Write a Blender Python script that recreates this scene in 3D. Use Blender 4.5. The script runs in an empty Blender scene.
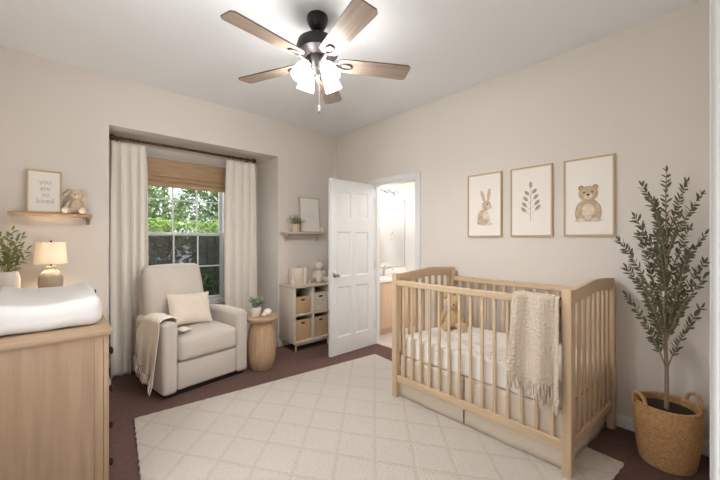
import bpy, math, random
from mathutils import Vector, Matrix, Euler
S = bpy.context.scene
COL = S.collection
PI = math.pi
R = math.radians
sin, cos = math.sin, math.cos

# ------------------------------------------------------------------ geometry helpers
def lin(a, b, n):
    return [a + (b - a) * i / n for i in range(n + 1)]

def srgb(*c):
    return tuple(((x / 255) / 12.92 if x / 255 <= .04045 else ((x / 255 + .055) / 1.055) ** 2.4) for x in c)

class MB:
    def __init__(s):
        s.v, s.f, s.m = [], [], []

    def add(s, vs, fs, mi=0, M=None):
        b = len(s.v)
        s.v.extend([(M @ Vector(p))[:] if M is not None else tuple(p) for p in vs])
        s.f.extend([tuple(i + b for i in f) for f in fs])
        s.m.extend([mi] * len(fs))
        return s

    def rb(s, x0, x1, y0, y1, z0, z1, r=.003, rs=1, inner=1, deform=None, M=None, mi=0):
        """box with rounded edges"""
        c = ((x0 + x1) / 2, (y0 + y1) / 2, (z0 + z1) / 2)
        h = (abs(x1 - x0) / 2, abs(y1 - y0) / 2, abs(z1 - z0) / 2)
        r = min(r, *[q * .98 for q in h])
        ax = []
        for k in range(3):
            i = h[k] - r
            arc = [i + r * math.tan(PI / 4 * j / rs) for j in range(rs + 1)]
            mid = lin(-i, i, inner)
            ax.append([-q for q in reversed(arc)] + mid[1:-1] + arc)
        idx, vs, fs = {}, [], []

        def vert(p):
            q = [max(-(h[k] - r), min(h[k] - r, p[k])) for k in range(3)]
            d = Vector([p[k] - q[k] for k in range(3)])
            d = d.normalized() * r if d.length > 1e-9 else d
            w = [q[k] + d[k] for k in range(3)]
            key = tuple(round(t, 6) for t in w)
            if key not in idx:
                idx[key] = len(vs)
                u = tuple(w[k] / h[k] for k in range(3))
                if deform:
                    w = deform(w, u)
                vs.append((w[0] + c[0], w[1] + c[1], w[2] + c[2]))
            return idx[key]
        for k in range(3):
            a, b = (k + 1) % 3, (k + 2) % 3
            for sg in (-1, 1):
                for i in range(len(ax[a]) - 1):
                    for j in range(len(ax[b]) - 1):
                        quad = []
                        for (ii, jj) in ((i, j), (i + 1, j), (i + 1, j + 1), (i, j + 1)):
                            p = [0, 0, 0]
                            p[k], p[a], p[b] = sg * h[k], ax[a][ii], ax[b][jj]
                            quad.append(vert(p))
                        if len(set(quad)) < 3:
                            continue
                        quad = list(dict.fromkeys(quad))
                        fs.append(quad if sg > 0 else quad[::-1])
        return s.add(vs, fs, mi, M)

    def bx(s, x0, x1, y0, y1, z0, z1, M=None, mi=0):
        vs = [(x, y, z) for x in (x0, x1) for y in (y0, y1) for z in (z0, z1)]
        fs = [(0, 1, 3, 2), (4, 6, 7, 5), (0, 4, 5, 1), (2, 3, 7, 6), (0, 2, 6, 4), (1, 5, 7, 3)]
        return s.add(vs, fs, mi, M)

    def tube(s, pts, r, seg=10, caps=True, M=None, mi=0):
        pts = [Vector(p) for p in pts]
        n = len(pts)
        rr = r if isinstance(r, (list, tuple)) else [r] * n
        t0 = (pts[1] - pts[0]).normalized()
        nrm = t0.orthogonal().normalized()
        vs, fs = [], []
        for i, p in enumerate(pts):
            t = (pts[min(i + 1, n - 1)] - pts[max(i - 1, 0)]).normalized()
            nrm = (nrm - t * nrm.dot(t))
            nrm = nrm.normalized() if nrm.length > 1e-6 else t.orthogonal().normalized()
            b = t.cross(nrm)
            for k in range(seg):
                a = 2 * PI * k / seg
                vs.append(p + (nrm * cos(a) + b * sin(a)) * rr[i])
        for i in range(n - 1):
            for k in range(seg):
                k2 = (k + 1) % seg
                fs.append((i * seg + k, i * seg + k2, (i + 1) * seg + k2, (i + 1) * seg + k))
        if caps:
            fs.append(tuple(range(seg))[::-1])
            fs.append(tuple(range((n - 1) * seg, n * seg)))
        return s.add(vs, fs, mi, M)

    def lathe(s, prof, seg=32, c=(0, 0, 0), M=None, mi=0, rf=None, sy=1.0):
        vs, fs, rings = [], [], []
        for (r, z) in prof:
            if r < 1e-6:
                rings.append([len(vs)] * seg)
                vs.append((c[0], c[1], c[2] + z))
            else:
                st = len(vs)
                for k in range(seg):
                    a = 2 * PI * k / seg
                    q = r * (rf(a, z) if rf else 1)
                    vs.append((c[0] + q * cos(a), c[1] + q * sin(a) * sy, c[2] + z))
                rings.append(list(range(st, st + seg)))
        for A, B in zip(rings, rings[1:]):
            for k in range(seg):
                k2 = (k + 1) % seg
                f = list(dict.fromkeys((A[k], A[k2], B[k2], B[k])))
                if len(f) >= 3:
                    fs.append(f)
        return s.add(vs, fs, mi, M)

    def ell(s, c, rad, rot=(0, 0, 0), seg=20, rings=12, M=None, mi=0, fn=None):
        E = Matrix.Translation(c) @ Euler(rot).to_matrix().to_4x4()
        vs, fs = [(0, 0, rad[2])], []
        for i in range(1, rings):
            a = PI * i / rings
            for k in range(seg):
                b = 2 * PI * k / seg
                vs.append((rad[0] * sin(a) * cos(b), rad[1] * sin(a) * sin(b), rad[2] * cos(a)))
        vs.append((0, 0, -rad[2]))
        if fn:
            vs = [fn(v) for v in vs]
        for k in range(seg):
            k2 = (k + 1) % seg
            fs.append((0, 1 + k, 1 + k2))
            for i in range(rings - 2):
                q = 1 + i * seg
                fs.append((q + k, q + seg + k, q + seg + k2, q + k2))
            q = 1 + (rings - 2) * seg
            fs.append((len(vs) - 1, q + k2, q + k))
        return s.add(vs, fs, mi, (M @ E) if M is not None else E)

    def prism(s, poly, to3, mi=0, M=None):
        """poly: list of 2d points; to3(u, v, side) -> 3d point, side 0 or 1"""
        n = len(poly)
        vs = [to3(u, v, 0) for u, v in poly] + [to3(u, v, 1) for u, v in poly]
        fs = [tuple(range(n))[::-1], tuple(range(n, 2 * n))]
        fs += [(i, (i + 1) % n, n + (i + 1) % n, n + i) for i in range(n)]
        return s.add(vs, fs, mi, M)

    def grid(s, nu, nv, fn, mi=0, M=None):
        vs = [fn(i / nu, j / nv) for i in range(nu + 1) for j in range(nv + 1)]
        w = nv + 1
        fs = [(i * w + j, (i + 1) * w + j, (i + 1) * w + j + 1, i * w + j + 1) for i in range(nu) for j in range(nv)]
        return s.add(vs, fs, mi, M)

    def leaf(s, p, d, n, L, W, bend=.15, mi=0, k=4):
        """a thin pointed leaf blade from p along d, folded a little along its midrib"""
        p, d, n = Vector(p), Vector(d).normalized(), Vector(n)
        n = (n - d * n.dot(d))
        n = n.normalized() if n.length > 1e-5 else d.orthogonal().normalized()
        sd = d.cross(n)
        vs, fs = [], []
        for i in range(k + 1):
            t = i / k
            w = W * .5 * (sin(PI * min(1, t * .93 + .07)) ** .8 if t < 1 else 0) + W * .02
            q = p + d * L * t - n * bend * L * t * t
            vs += [q - sd * w + n * w * .3, q, q + sd * w + n * w * .3]
        for i in range(k):
            a = i * 3
            fs += [(a, a + 1, a + 4, a + 3), (a + 1, a + 2, a + 5, a + 4)]
        return s.add(vs, fs, mi)

    def build(s, name, mats, parent=None, sharp=35, loc=None):
        me = bpy.data.meshes.new(name)
        me.from_pydata(s.v, [], s.f)
        for m in (mats if isinstance(mats, (list, tuple)) else [mats]):
            me.materials.append(m)
        me.polygons.foreach_set('material_index', s.m)
        me.polygons.foreach_set('use_smooth', [True] * len(me.polygons))
        me.update()
        try:
            me.set_sharp_from_angle(angle=R(sharp))
        except Exception:
            pass
        o = bpy.data.objects.new(name, me)
        COL.objects.link(o)
        if parent:
            o.parent = parent
        if loc:
            o.location = loc
        return o

def tag(o, label=None, cat=None, group=None, kind=None):
    for k, v in (('label', label), ('category', cat), ('group', group), ('kind', kind)):
        if v:
            o[k] = v
    return o

def thing(name, label, cat, loc=(0, 0, 0), rz=0, group=None):
    o = bpy.data.objects.new(name, None)
    COL.objects.link(o)
    o.empty_display_size = .05
    o.location = loc
    o.rotation_euler = (0, 0, rz)
    return tag(o, label, cat, group)

def dup(o, parent=None, loc=None, rz=None, label=None, group=None):
    c = o.copy()
    COL.objects.link(c)
    if parent:
        c.parent = parent
    if loc:
        c.location = loc
    if rz is not None:
        c.rotation_euler = (0, 0, rz)
    if label:
        c['label'] = label
    if group:
        c['group'] = group
    for ch in [x for x in bpy.data.objects if x.parent == o]:
        dup(ch, c)
    return c

def solid(o, t, off=0):
    m = o.modifiers.new('solid', 'SOLIDIFY')
    m.thickness = t
    m.offset = off
    return o

def subd(o, n=1):
    m = o.modifiers.new('sub', 'SUBSURF')
    m.levels = m.render_levels = n
    return o

# ------------------------------------------------------------------ materials
def mat(name, col, rough=.6, metal=0, bump=0, bscale=200, var=0, vscale=8, stretch=None, spec=.4, sheen=0, kind='noise', trans=0, emit=None, es=0, dist=.002):
    m = bpy.data.materials.new(name)
    m.use_nodes = True
    nt = m.node_tree
    b = nt.nodes['Principled BSDF']
    b.inputs['Base Color'].default_value = (*col, 1)
    b.inputs['Roughness'].default_value = rough
    b.inputs['Metallic'].default_value = metal
    b.inputs['Specular IOR Level'].default_value = spec
    if sheen:
        b.inputs['Sheen Weight'].default_value = sheen
    if trans:
        b.inputs['Transmission Weight'].default_value = trans
    if emit:
        b.inputs['Emission Color'].default_value = (*emit, 1)
        b.inputs['Emission Strength'].default_value = es
    tc = nt.nodes.new('ShaderNodeTexCoord')
    mp = nt.nodes.new('ShaderNodeMapping')
    nt.links.new(tc.outputs['Object'], mp.inputs['Vector'])
    if stretch:
        mp.inputs['Scale'].default_value = stretch
    if var:
        n = nt.nodes.new('ShaderNodeTexNoise')
        n.inputs['Scale'].default_value = vscale
        n.inputs['Detail'].default_value = 6
        nt.links.new(mp.outputs['Vector'], n.inputs['Vector'])
        r = nt.nodes.new('ShaderNodeValToRGB')
        r.color_ramp.elements[0].position = .3
        r.color_ramp.elements[1].position = .7
        r.color_ramp.elements[0].color = (*[c * (1 - var) for c in col], 1)
        r.color_ramp.elements[1].color = (*[min(1, c * (1 + var * .6)) for c in col], 1)
        nt.links.new(n.outputs['Fac'], r.inputs['Fac'])
        nt.links.new(r.outputs['Color'], b.inputs['Base Color'])
    if bump:
        if kind == 'voronoi':
            t = nt.nodes.new('ShaderNodeTexVoronoi')
            out = t.outputs['Distance']
        else:
            t = nt.nodes.new('ShaderNodeTexNoise')
            t.inputs['Detail'].default_value = 3
            out = t.outputs['Fac']
        t.inputs['Scale'].default_value = bscale
        nt.links.new(mp.outputs['Vector'], t.inputs['Vector'])
        bp = nt.nodes.new('ShaderNodeBump')
        bp.inputs['Strength'].default_value = bump
        bp.inputs['Distance'].default_value = dist
        nt.links.new(out, bp.inputs['Height'])
        nt.links.new(bp.outputs['Normal'], b.inputs['Normal'])
    return m

def wood(name, col, axis='z', var=.13, rough=.5):
    st = {'x': (1.2, 22, 22), 'y': (22, 1.2, 22), 'z': (22, 22, 1.2)}[axis]
    return mat(name, col, rough, var=var, vscale=2.2, stretch=st, bump=.12, bscale=6, spec=.3)

WALL = mat('wall_paint', srgb(222, 215, 207), .85, bump=.08, bscale=350, spec=.2)
CEIL = mat('ceiling_paint', srgb(238, 240, 243), .9, bump=.15, bscale=120, spec=.15)
WHITE = mat('white_trim_paint', srgb(226, 226, 226), .45)
BATHW = mat('bathroom_paint', srgb(240, 238, 235), .7)
CARPET = mat('brown_carpet', srgb(110, 86, 80), .95, bump=.5, bscale=500, var=.14, vscale=30, spec=.1)
OAKZ = wood('light_oak_vertical', srgb(166, 139, 113), 'z')
OAKX = wood('light_oak_along_x', srgb(166, 139, 113), 'x')
OAKY = wood('light_oak_along_y', srgb(166, 139, 113), 'y')
CRIBZ = wood('crib_wood_vertical', srgb(209, 184, 153), 'z', .1)
CRIBY = wood('crib_wood_along_y', srgb(209, 184, 153), 'y', .1)
CRIBX = wood('crib_wood_along_x', srgb(209, 184, 153), 'x', .1)
PALEX = wood('pale_wood_along_x', srgb(206, 190, 172), 'x', .08)
PALEZ = wood('pale_wood_vertical', srgb(214, 204, 191), 'z', .06)
FRAMEW = wood('frame_wood', srgb(198, 170, 136), 'z', .08)
TABLEW = wood('drum_table_wood', srgb(182, 152, 122), 'z', .2)
BLADEW = wood('weathered_blade_wood', srgb(156, 138, 124), 'x', .32, .4)
EDGEW = wood('dark_blade_edge', srgb(92, 76, 66), 'x', .2)
IRON = mat('grey_blade_iron', srgb(66, 59, 56), .45, metal=.3)
BRONZE = mat('dark_bronze', srgb(52, 47, 47), .4, metal=.6)
RODM = mat('bronze_rod', srgb(84, 62, 46), .4, metal=.7)
BLACK = mat('black_metal', srgb(40, 36, 35), .35, metal=.5)
CHROME = mat('chrome', srgb(205, 205, 205), .15, metal=1)
UPH = mat('cream_upholstery', srgb(203, 194, 184), .9, bump=.25, bscale=700, sheen=.2, spec=.2)
PILLOW = mat('beige_linen', srgb(226, 212, 197), .9, bump=.3, bscale=600, sheen=.2, spec=.2)
CURT = mat('curtain_linen', srgb(232, 225, 216), .9, bump=.12, bscale=600, sheen=.1, spec=.2)
THROW = mat('throw_weave', srgb(240, 230, 217), .95, bump=.5, bscale=300, sheen=.3, spec=.1)
KNIT = mat('chunky_knit', srgb(212, 197, 178), .95, bump=1, bscale=75, kind='voronoi', sheen=.3, spec=.1, dist=.006)
PADC = mat('white_pad_cover', srgb(213, 210, 207), .85, bump=.15, bscale=250, sheen=.1, spec=.2)
SHEET = mat('crib_sheet', srgb(238, 232, 226), .85, bump=.1, bscale=300, spec=.2)
SKIRT = mat('crib_skirt_linen', srgb(218, 206, 190), .9, bump=.2, bscale=500, spec=.2)
PLUSHB = mat('beige_plush', srgb(214, 190, 163), 1, bump=.9, bscale=160, sheen=.5, spec=.1, dist=.004)
PLUSHL = mat('light_plush', srgb(230, 212, 191), 1, bump=.9, bscale=160, sheen=.5, spec=.1, dist=.004)
PLUSHC = mat('tan_plush', srgb(205, 176, 140), 1, bump=.9, bscale=160, sheen=.5, spec=.1, dist=.004)
PLUSHW = mat('cream_plush', srgb(226, 212, 196), 1, bump=.9, bscale=160, sheen=.5, spec=.1, dist=.004)
EYE = mat('dark_eye', srgb(45, 36, 30), .2)
NOSE = mat('brown_nose', srgb(120, 86, 66), .5)
PAPER = mat('print_paper', srgb(240, 234, 227), .7, spec=.2)
INK = mat('grey_lettering', srgb(160, 150, 140), .8)
INKF = mat('faint_lettering', srgb(196, 188, 178), .8)
LEAFO = mat('olive_leaf', srgb(98, 98, 72), .6, var=.25, vscale=25)
LEAFG = mat('green_leaf', srgb(134, 136, 80), .55, var=.3, vscale=25)
LEAFS = mat('succulent_leaf', srgb(146, 150, 106), .6, var=.25, vscale=30)
LEAFT = mat('sage_leaf', srgb(126, 144, 112), .6, var=.25, vscale=40)
BARK = mat('olive_bark', srgb(146, 130, 108), .9, bump=.6, bscale=80, var=.2, vscale=30)
SOIL = mat('soil', srgb(58, 42, 34), 1, bump=1, bscale=80)
CERAM = mat('stoneware_grey', srgb(178, 164, 147), .75, bump=.25, bscale=120, var=.07, vscale=30)
VASEM = mat('white_stoneware', srgb(222, 214, 208), .75, bump=.2, bscale=120)
POTT = mat('tan_pot', srgb(204, 186, 160), .8, bump=.4, bscale=150)
POTW = mat('speckled_white_pot', srgb(226, 216, 206), .7, var=.06, vscale=90)
BOXT = mat('tan_felt', srgb(198, 166, 128), .9, bump=.4, bscale=300, var=.06, vscale=60)
BOXC = mat('cream_rope', srgb(222, 210, 194), .9, bump=.4, bscale=200)
HOLE = mat('dark_handle_slot', srgb(60, 42, 32), .9)
BOOK1 = mat('book_cream', srgb(224, 212, 198), .7)
BOOK2 = mat('book_sand', srgb(212, 194, 172), .7)
BOOK3 = mat('book_white', srgb(233, 226, 218), .7)
PAGE = mat('book_pages', srgb(238, 230, 218), .9)
TILE = mat('bathroom_tile', srgb(222, 212, 205), .4)
VANW = wood('vanity_maple', srgb(222, 190, 162), 'z', .07)
COUNT = mat('white_countertop', srgb(246, 240, 238), .25)
SEAM = mat('fabric_seam', srgb(196, 184, 170), .95)
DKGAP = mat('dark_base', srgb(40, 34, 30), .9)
def emitter(name, col, s):
    m = bpy.data.materials.new(name)
    m.use_nodes = True
    nt = m.node_tree
    b = nt.nodes['Principled BSDF']
    b.inputs['Base Color'].default_value = (.9, .88, .84, 1)
    b.inputs['Roughness'].default_value = .4
    b.inputs['Emission Color'].default_value = (*col, 1)
    b.inputs['Emission Strength'].default_value = s
    return m
FANLIT = emitter('lit_frosted_glass', (1, .985, .965), 34)
VANLIT = emitter('lit_vanity_glass', (1, .97, .93), 3.5)

def glassmat(name, tint=(1, 1, 1), gl=.06):
    m = bpy.data.materials.new(name)
    m.use_nodes = True
    nt = m.node_tree
    nt.nodes.remove(nt.nodes['Principled BSDF'])
    t = nt.nodes.new('ShaderNodeBsdfTransparent')
    t.inputs[0].default_value = (*tint, 1)
    g = nt.nodes.new('ShaderNodeBsdfGlossy')
    g.inputs['Roughness'].default_value = .02
    mx = nt.nodes.new('ShaderNodeMixShader')
    mx.inputs[0].default_value = gl
    nt.links.new(t.outputs[0], mx.inputs[1])
    nt.links.new(g.outputs[0], mx.inputs[2])
    nt.links.new(mx.outputs[0], nt.nodes['Material Output'].inputs[0])
    return m
GLASS = glassmat('window_glass')
SCREEN = glassmat('insect_screen', (.42, .43, .44), .02)

def translucent(name, col, tcol, fac):
    m = mat(name, col, .9, bump=.2, bscale=500, spec=.1)
    nt = m.node_tree
    b = nt.nodes['Principled BSDF']
    t = nt.nodes.new('ShaderNodeBsdfTranslucent')
    t.inputs[0].default_value = (*tcol, 1)
    mx = nt.nodes.new('ShaderNodeMixShader')
    mx.inputs[0].default_value = fac
    nt.links.new(b.outputs[0], mx.inputs[1])
    nt.links.new(t.outputs[0], mx.inputs[2])
    nt.links.new(mx.outputs[0], nt.nodes['Material Output'].inputs[0])
    return m
SHADE = translucent('linen_lampshade', srgb(244, 236, 224), (1, .95, .86), .34)

def rugmat():
    m = mat('trellis_rug', srgb(230, 221, 209), .97, spec=.1)
    nt = m.node_tree
    N, Lk = nt.nodes, nt.links
    b = N['Principled BSDF']
    tc = N.new('ShaderNodeTexCoord')
    sp = N.new('ShaderNodeSeparateXYZ')
    wob = N.new('ShaderNodeTexNoise')
    wob.inputs['Scale'].default_value = 40
    Lk.new(tc.outputs['Object'], wob.inputs['Vector'])
    Lk.new(tc.outputs['Object'], sp.inputs[0])

    def math_(op, a, c=None):
        n = N.new('ShaderNodeMath')
        n.operation = op
        for i, q in enumerate((a, c)):
            if q is None:
                continue
            if isinstance(q, (int, float)):
                n.inputs[i].default_value = q
            else:
                Lk.new(q, n.inputs[i])
        return n.outputs[0]
    wb = math_('MULTIPLY', math_('SUBTRACT', wob.outputs['Fac'], .5), .14)
    ds = []
    u = math_('DIVIDE', sp.outputs['X'], RUG_DX)
    v = math_('DIVIDE', sp.outputs['Y'], RUG_DY)
    for op, ph in (('ADD', RUG_PH[0]), ('SUBTRACT', RUG_PH[1])):
        t = math_('ADD', math_(op, u, v), wb)
        t = math_('ABSOLUTE', math_('SUBTRACT', math_('FRACT', math_('ADD', t, 100.5 + ph)), .5))
        ds.append(t)
    d = math_('MINIMUM', ds[0], ds[1])
    rp = N.new('ShaderNodeValToRGB')
    rp.color_ramp.elements[0].position = .02
    rp.color_ramp.elements[1].position = .06
    rp.color_ramp.elements[0].color = (*srgb(212, 203, 191), 1)
    rp.color_ramp.elements[1].color = (*srgb(220, 212, 202), 1)
    Lk.new(d, rp.inputs['Fac'])
    n2 = N.new('ShaderNodeTexNoise')
    n2.inputs['Scale'].default_value = 95
    n2.inputs['Detail'].default_value = 4
    Lk.new(tc.outputs['Object'], n2.inputs['Vector'])
    mx = N.new('ShaderNodeMix')
    mx.data_type = 'RGBA'
    mx.blend_type = 'MULTIPLY'
    mx.inputs['Factor'].default_value = .26
    Lk.new(rp.outputs['Color'], mx.inputs['A'])
    Lk.new(n2.outputs['Fac'], mx.inputs['B'])
    Lk.new(mx.outputs['Result'], b.inputs['Base Color'])
    h = math_('ADD', math_('MULTIPLY', n2.outputs['Fac'], 1.5), math_('MINIMUM', math_('MULTIPLY', d, 6), .6))
    bp = N.new('ShaderNodeBump')
    bp.inputs['Strength'].default_value = .8
    bp.inputs['Distance'].default_value = .008
    Lk.new(h, bp.inputs['Height'])
    Lk.new(bp.outputs['Normal'], b.inputs['Normal'])
    return m
RUG_DX, RUG_DY, RUG_PH = .30, .37, (-.24, -.66)

def shademat():
    m = mat('woven_bamboo', srgb(198, 166, 132), .8, bump=.5, bscale=20, var=.28, vscale=3, stretch=(1.5, 1, 60))
    return m
BAMBOO = shademat()

def wickermat():
    m = mat('seagrass_weave', srgb(192, 150, 102), .85, var=.28, vscale=70)
    return m
WICKER = wickermat()

# ------------------------------------------------------------------ room
H = 2.82
XR, XL, YF = 0.0, -3.30, -3.72
RX0, RX1, RY, RZ = -2.619, -.936, .588, 2.37       # window recess
WX0, WX1, WZ0, WZ1 = -2.285, -1.352, .56, 2.27     # window opening
DY0, DY1, DH = -.725, -1.425, 2.03                 # bathroom doorway
OUT = .76

def struct(name, mb, m, parent=None, sharp=35):
    o = mb.build(name, m, parent, sharp)
    if not parent:
        o['kind'] = 'structure'
    return o

b = MB()
b.bx(XL, RX0, 0, OUT, 0, H); b.bx(RX1, .12, 0, OUT, 0, H); b.bx(RX0, RX1, 0, OUT, RZ, H)
b.bx(RX0, WX0, RY, OUT, 0, RZ); b.bx(WX1, RX1, RY, OUT, 0, RZ)
b.bx(WX0, WX1, RY, OUT, 0, WZ0); b.bx(WX0, WX1, RY, OUT, WZ1, RZ)
struct('wall_back', b, WALL)
b = MB()
b.bx(0, .12, DY0, 0, 0, H); b.bx(0, .12, YF - .12, DY1, 0, H); b.bx(0, .12, DY1, DY0, DH, H)
struct('wall_right', b, WALL)
JX = -2.188
b = MB()
b.bx(JX + .02, 0, YF - .12, YF, 0, H); b.bx(XL, JX + .02, YF - .12, YF, 2.1, H)
struct('wall_front', b, WALL)
LY0, LY1, LZ0, LZ1 = -3.05, -1.80, .85, 2.25        # added unseen window in the left wall, for side fill
b = MB()
b.bx(XL - .12, XL, YF - .12, LY0, 0, H); b.bx(XL - .12, XL, LY1, OUT, 0, H)
b.bx(XL - .12, XL, LY0, LY1, 0, LZ0); b.bx(XL - .12, XL, LY0, LY1, LZ1, H)
struct('wall_left', b, WALL)
struct('floor', MB().bx(XL - .12, .06, -5.2, OUT, -.1, 0), CARPET)
struct('ceiling', MB().bx(XL - .12, .12, YF - .12, OUT, H, H + .12), CEIL)

struct('wall_added_hall_back', MB().bx(-4.6, .4, -5.3, -5.2, 0, 2.6), WALL)  # unseen hall shell, added to keep sky light off the doorway
struct('wall_added_hall_left', MB().bx(-4.6, -4.5, -5.2, YF - .12, 0, 2.6), WALL)
struct('wall_added_hall_right', MB().bx(.3, .4, -5.2, YF - .12, 0, 2.6), WALL)
struct('wall_added_hall_front', MB().bx(-4.6, XL - .12, YF - .12, YF, 0, 2.6).bx(.12, .4, YF - .12, YF, 0, 2.6), WALL)
struct('ceiling_added_hall', MB().bx(-4.6, .4, -5.3, YF - .12, 2.6, 2.7), CEIL)
struct('floor_hall', MB().bx(-4.6, XL - .12, -5.2, YF, -.1, 0).bx(.06, .4, -5.2, YF - .12, -.1, 0), CARPET)

def baseboard(mb, p0, p1, nx, ny):
    """profile along p0-p1, sticking out towards (nx, ny)"""
    prof = [(0, 0), (.014, 0), (.014, .06), (.009, .072), (.006, .085), (0, .085)]
    mb.prism(prof, lambda u, v, s: ((p1[0] if s else p0[0]) + nx * u, (p1[1] if s else p0[1]) + ny * u, v))
b = MB()
baseboard(b, (0, DY1 - .07), (0, YF), -1, 0)
baseboard(b, (0, 0), (0, DY0 + .07), -1, 0)
struct('baseboard_right', b, WHITE)
b = MB()
baseboard(b, (XL, 0), (RX0, 0), 0, -1)
baseboard(b, (RX1 - .014, 0), (0, 0), 0, -1)
baseboard(b, (RX0, RY), (RX1, RY), 0, -1)
baseboard(b, (RX1, -.014), (RX1, RY), -1, 0)
baseboard(b, (RX0, -.0), (RX0, RY), 1, 0)
struct('baseboard_back', b, WHITE)
b = MB()
baseboard(b, (XL, 0), (XL, YF), 1, 0)
struct('baseboard_left', b, WHITE)

# casing of the bathroom doorway
b = MB()
cw = .062
for x0, x1 in ((-.016, 0), (.12, .136)):
    b.rb(x0, x1, DY0, DY0 + cw, 0, DH + cw, .004)
    b.rb(x0, x1, DY1 - cw, DY1, 0, DH + cw, .004)
    b.rb(x0, x1, DY1, DY0, DH, DH + cw, .004)
b.bx(0, .12, DY0 - .018, DY0, 0, DH); b.bx(0, .12, DY1, DY1 + .018, 0, DH); b.bx(0, .12, DY1, DY0, DH - .018, DH)
b.bx(.05, .062, DY0 - .03, DY0 - .018, 0, DH - .018); b.bx(.05, .062, DY1 + .018, DY1 + .03, 0, DH - .018)
struct('trim_1', b, WHITE)
# casing of the doorway the room is seen from
b = MB()
b.bx(JX, JX + .02, YF - .12, YF + .0005, 0, 2.1)
b.rb(JX, JX + .075, YF, YF + .0135, 0, 2.16, .004)
b.rb(JX - .9, JX, YF, YF + .0135, 2.1, 2.16, .004)
struct('trim_2', b, mat('dimmed_trim_paint', srgb(192, 189, 186), .5))  # white trim darkened in its colour to offset the fill light on it

# ------------------------------------------------------------------ six-panel door, open into the room
door = thing('door_1', 'open white six-panel interior door', 'door', (-.004, -.745, .008))
door['kind'] = 'structure'
DW, DT = .695, .035
b = MB()
cols = [(-.58, -.37), (-.30, -.09)]
rows = [(.2, .78), (.9, 1.42), (1.58, 1.88)]
xs = [-DW, -.595, -.385, -.31, -.10, 0]
zs = [0, .2, .78, .9, 1.42, 1.58, 1.89, 2.02]
for i in range(5):
    for j in range(7):
        if i in (1, 3) and j in (1, 3, 5):
            x0, x1, z0, z1 = xs[i], xs[i + 1], zs[j], zs[j + 1]
            for sg in (-1, 1):
                f = lambda p, q: (x0 + p, sg * q, z0 + p)
                # moulding slopes inwards, then a raised field
                rings = []
                for (ins, dep) in ((0, DT / 2), (.014, DT / 2 - .009), (.026, DT / 2 - .009), (.052, DT / 2 - .003)):
                    rings.append([(x0 + ins, sg * dep, z0 + ins), (x1 - ins, sg * dep, z0 + ins), (x1 - ins, sg * dep, z1 - ins), (x0 + ins, sg * dep, z1 - ins)])
                vs = [p for r_ in rings for p in r_]
                fs = []
                for k in range(3):
                    for q in range(4):
                        fs.append((k * 4 + q, k * 4 + (q + 1) % 4, k * 4 + 4 + (q + 1) % 4, k * 4 + 4 + q))
                fs.append((12, 13, 14, 15))
                if sg > 0:
                    fs = [t[::-1] for t in fs]
                b.add(vs, fs)
        else:
            b.bx(xs[i], xs[i + 1], -DT / 2, DT / 2, zs[j], zs[j + 1])
b.build('door_leaf', WHITE, door, 20)
h = MB()
for sg in (-1, 1):
    M = Matrix.Translation((-.632, sg * DT / 2, .925)) @ Matrix.Rotation(R(90) * sg, 4, 'X')
    h.lathe([(0, 0), (.032, 0), (.032, -.006), (.026, -.01), (.011, -.014), (.011, -.04), (.02, -.046), (.027, -.056), (.026, -.066), (.016, -.074), (0, -.076)] if sg < 0 else
            [(0, 0), (.032, 0), (.032, -.006), (.026, -.01), (.011, -.014), (.011, -.04), (.02, -.046), (.027, -.056), (.026, -.066), (.016, -.074), (0, -.076)], 20, M=M)
tag(h.build('door_knob', CHROME, door), 'chrome door knob')
for z in (.25, 1.0, 1.8):
    hb = MB().tube([(.0, -DT / 2 - .006, z - .045), (.0, -DT / 2 - .006, z + .045)], .006, 8)
    hb.build('hinge', WHITE, door)

# ------------------------------------------------------------------ window in the recess
win = thing('window_1', 'white double-hung window with muntins looking onto a hedge', 'window', (WX0, RY, WZ0))
win['kind'] = 'structure'
ww, wh = WX1 - WX0, WZ1 - WZ0
b = MB()
t = .035
b.rb(0, t, -.01, .13, 0, wh, .004); b.rb(ww - t, ww, -.01, .13, 0, wh, .004)
b.rb(t, ww - t, -.01, .13, wh - t, wh, .004); b.rb(t, ww - t, -.0, .13, 0, .03, .004)
b.build('window_frame', WHITE, win)
MEET = 1.40 - WZ0
def sash(name, z0, z1, y0, n):
    b = MB()
    st = .032
    b.rb(t, t + st, y0, y0 + .03, z0, z1, .003); b.rb(ww - t - st, ww - t, y0, y0 + .03, z0, z1, .003)
    b.rb(t + st, ww - t - st, y0, y0 + .03, z0, z0 + st + .006, .003); b.rb(t + st, ww - t - st, y0, y0 + .03, z1 - st, z1, .003)
    fr = b.build(name, WHITE, win)
    m = MB()
    gx0, gx1 = t + st, ww - t - st
    for k in (1, 2):
        x = gx0 + (gx1 - gx0) * k / 3
        m.rb(x - .008, x + .008, y0 + .006, y0 + .024, z0 + st, z1 - st, .002)
    zc = (z0 + z1) / 2
    m.rb(gx0, gx1, y0 + .007, y0 + .023, zc - .008, zc + .008, .002)
    m.build('muntin', WHITE, fr)
    g = MB().bx(gx0 - .004, gx1 + .004, y0 + .013, y0 + .017, z0 + .02, z1 - .02)
    g.build('window_glass', GLASS, fr)
    return fr
sash('upper_sash', MEET - .02, wh - t, .075, 2)
sash('lower_sash', .03, MEET + .02, .035, 2)
sc = MB().bx(t + .005, ww - t - .005, .118, .120, .03, MEET)
tag(sc.build('insect_screen', SCREEN, win), 'grey insect screen outside the lower sash')
b = MB()
b.rb(-.05, ww + .05, -.045, .0, -.03, -.0, .006, 2)
b.rb(-.03, ww + .03, -.016, 0, -.09, -.03, .004)
b.build('window_sill', WHITE, win)

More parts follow.
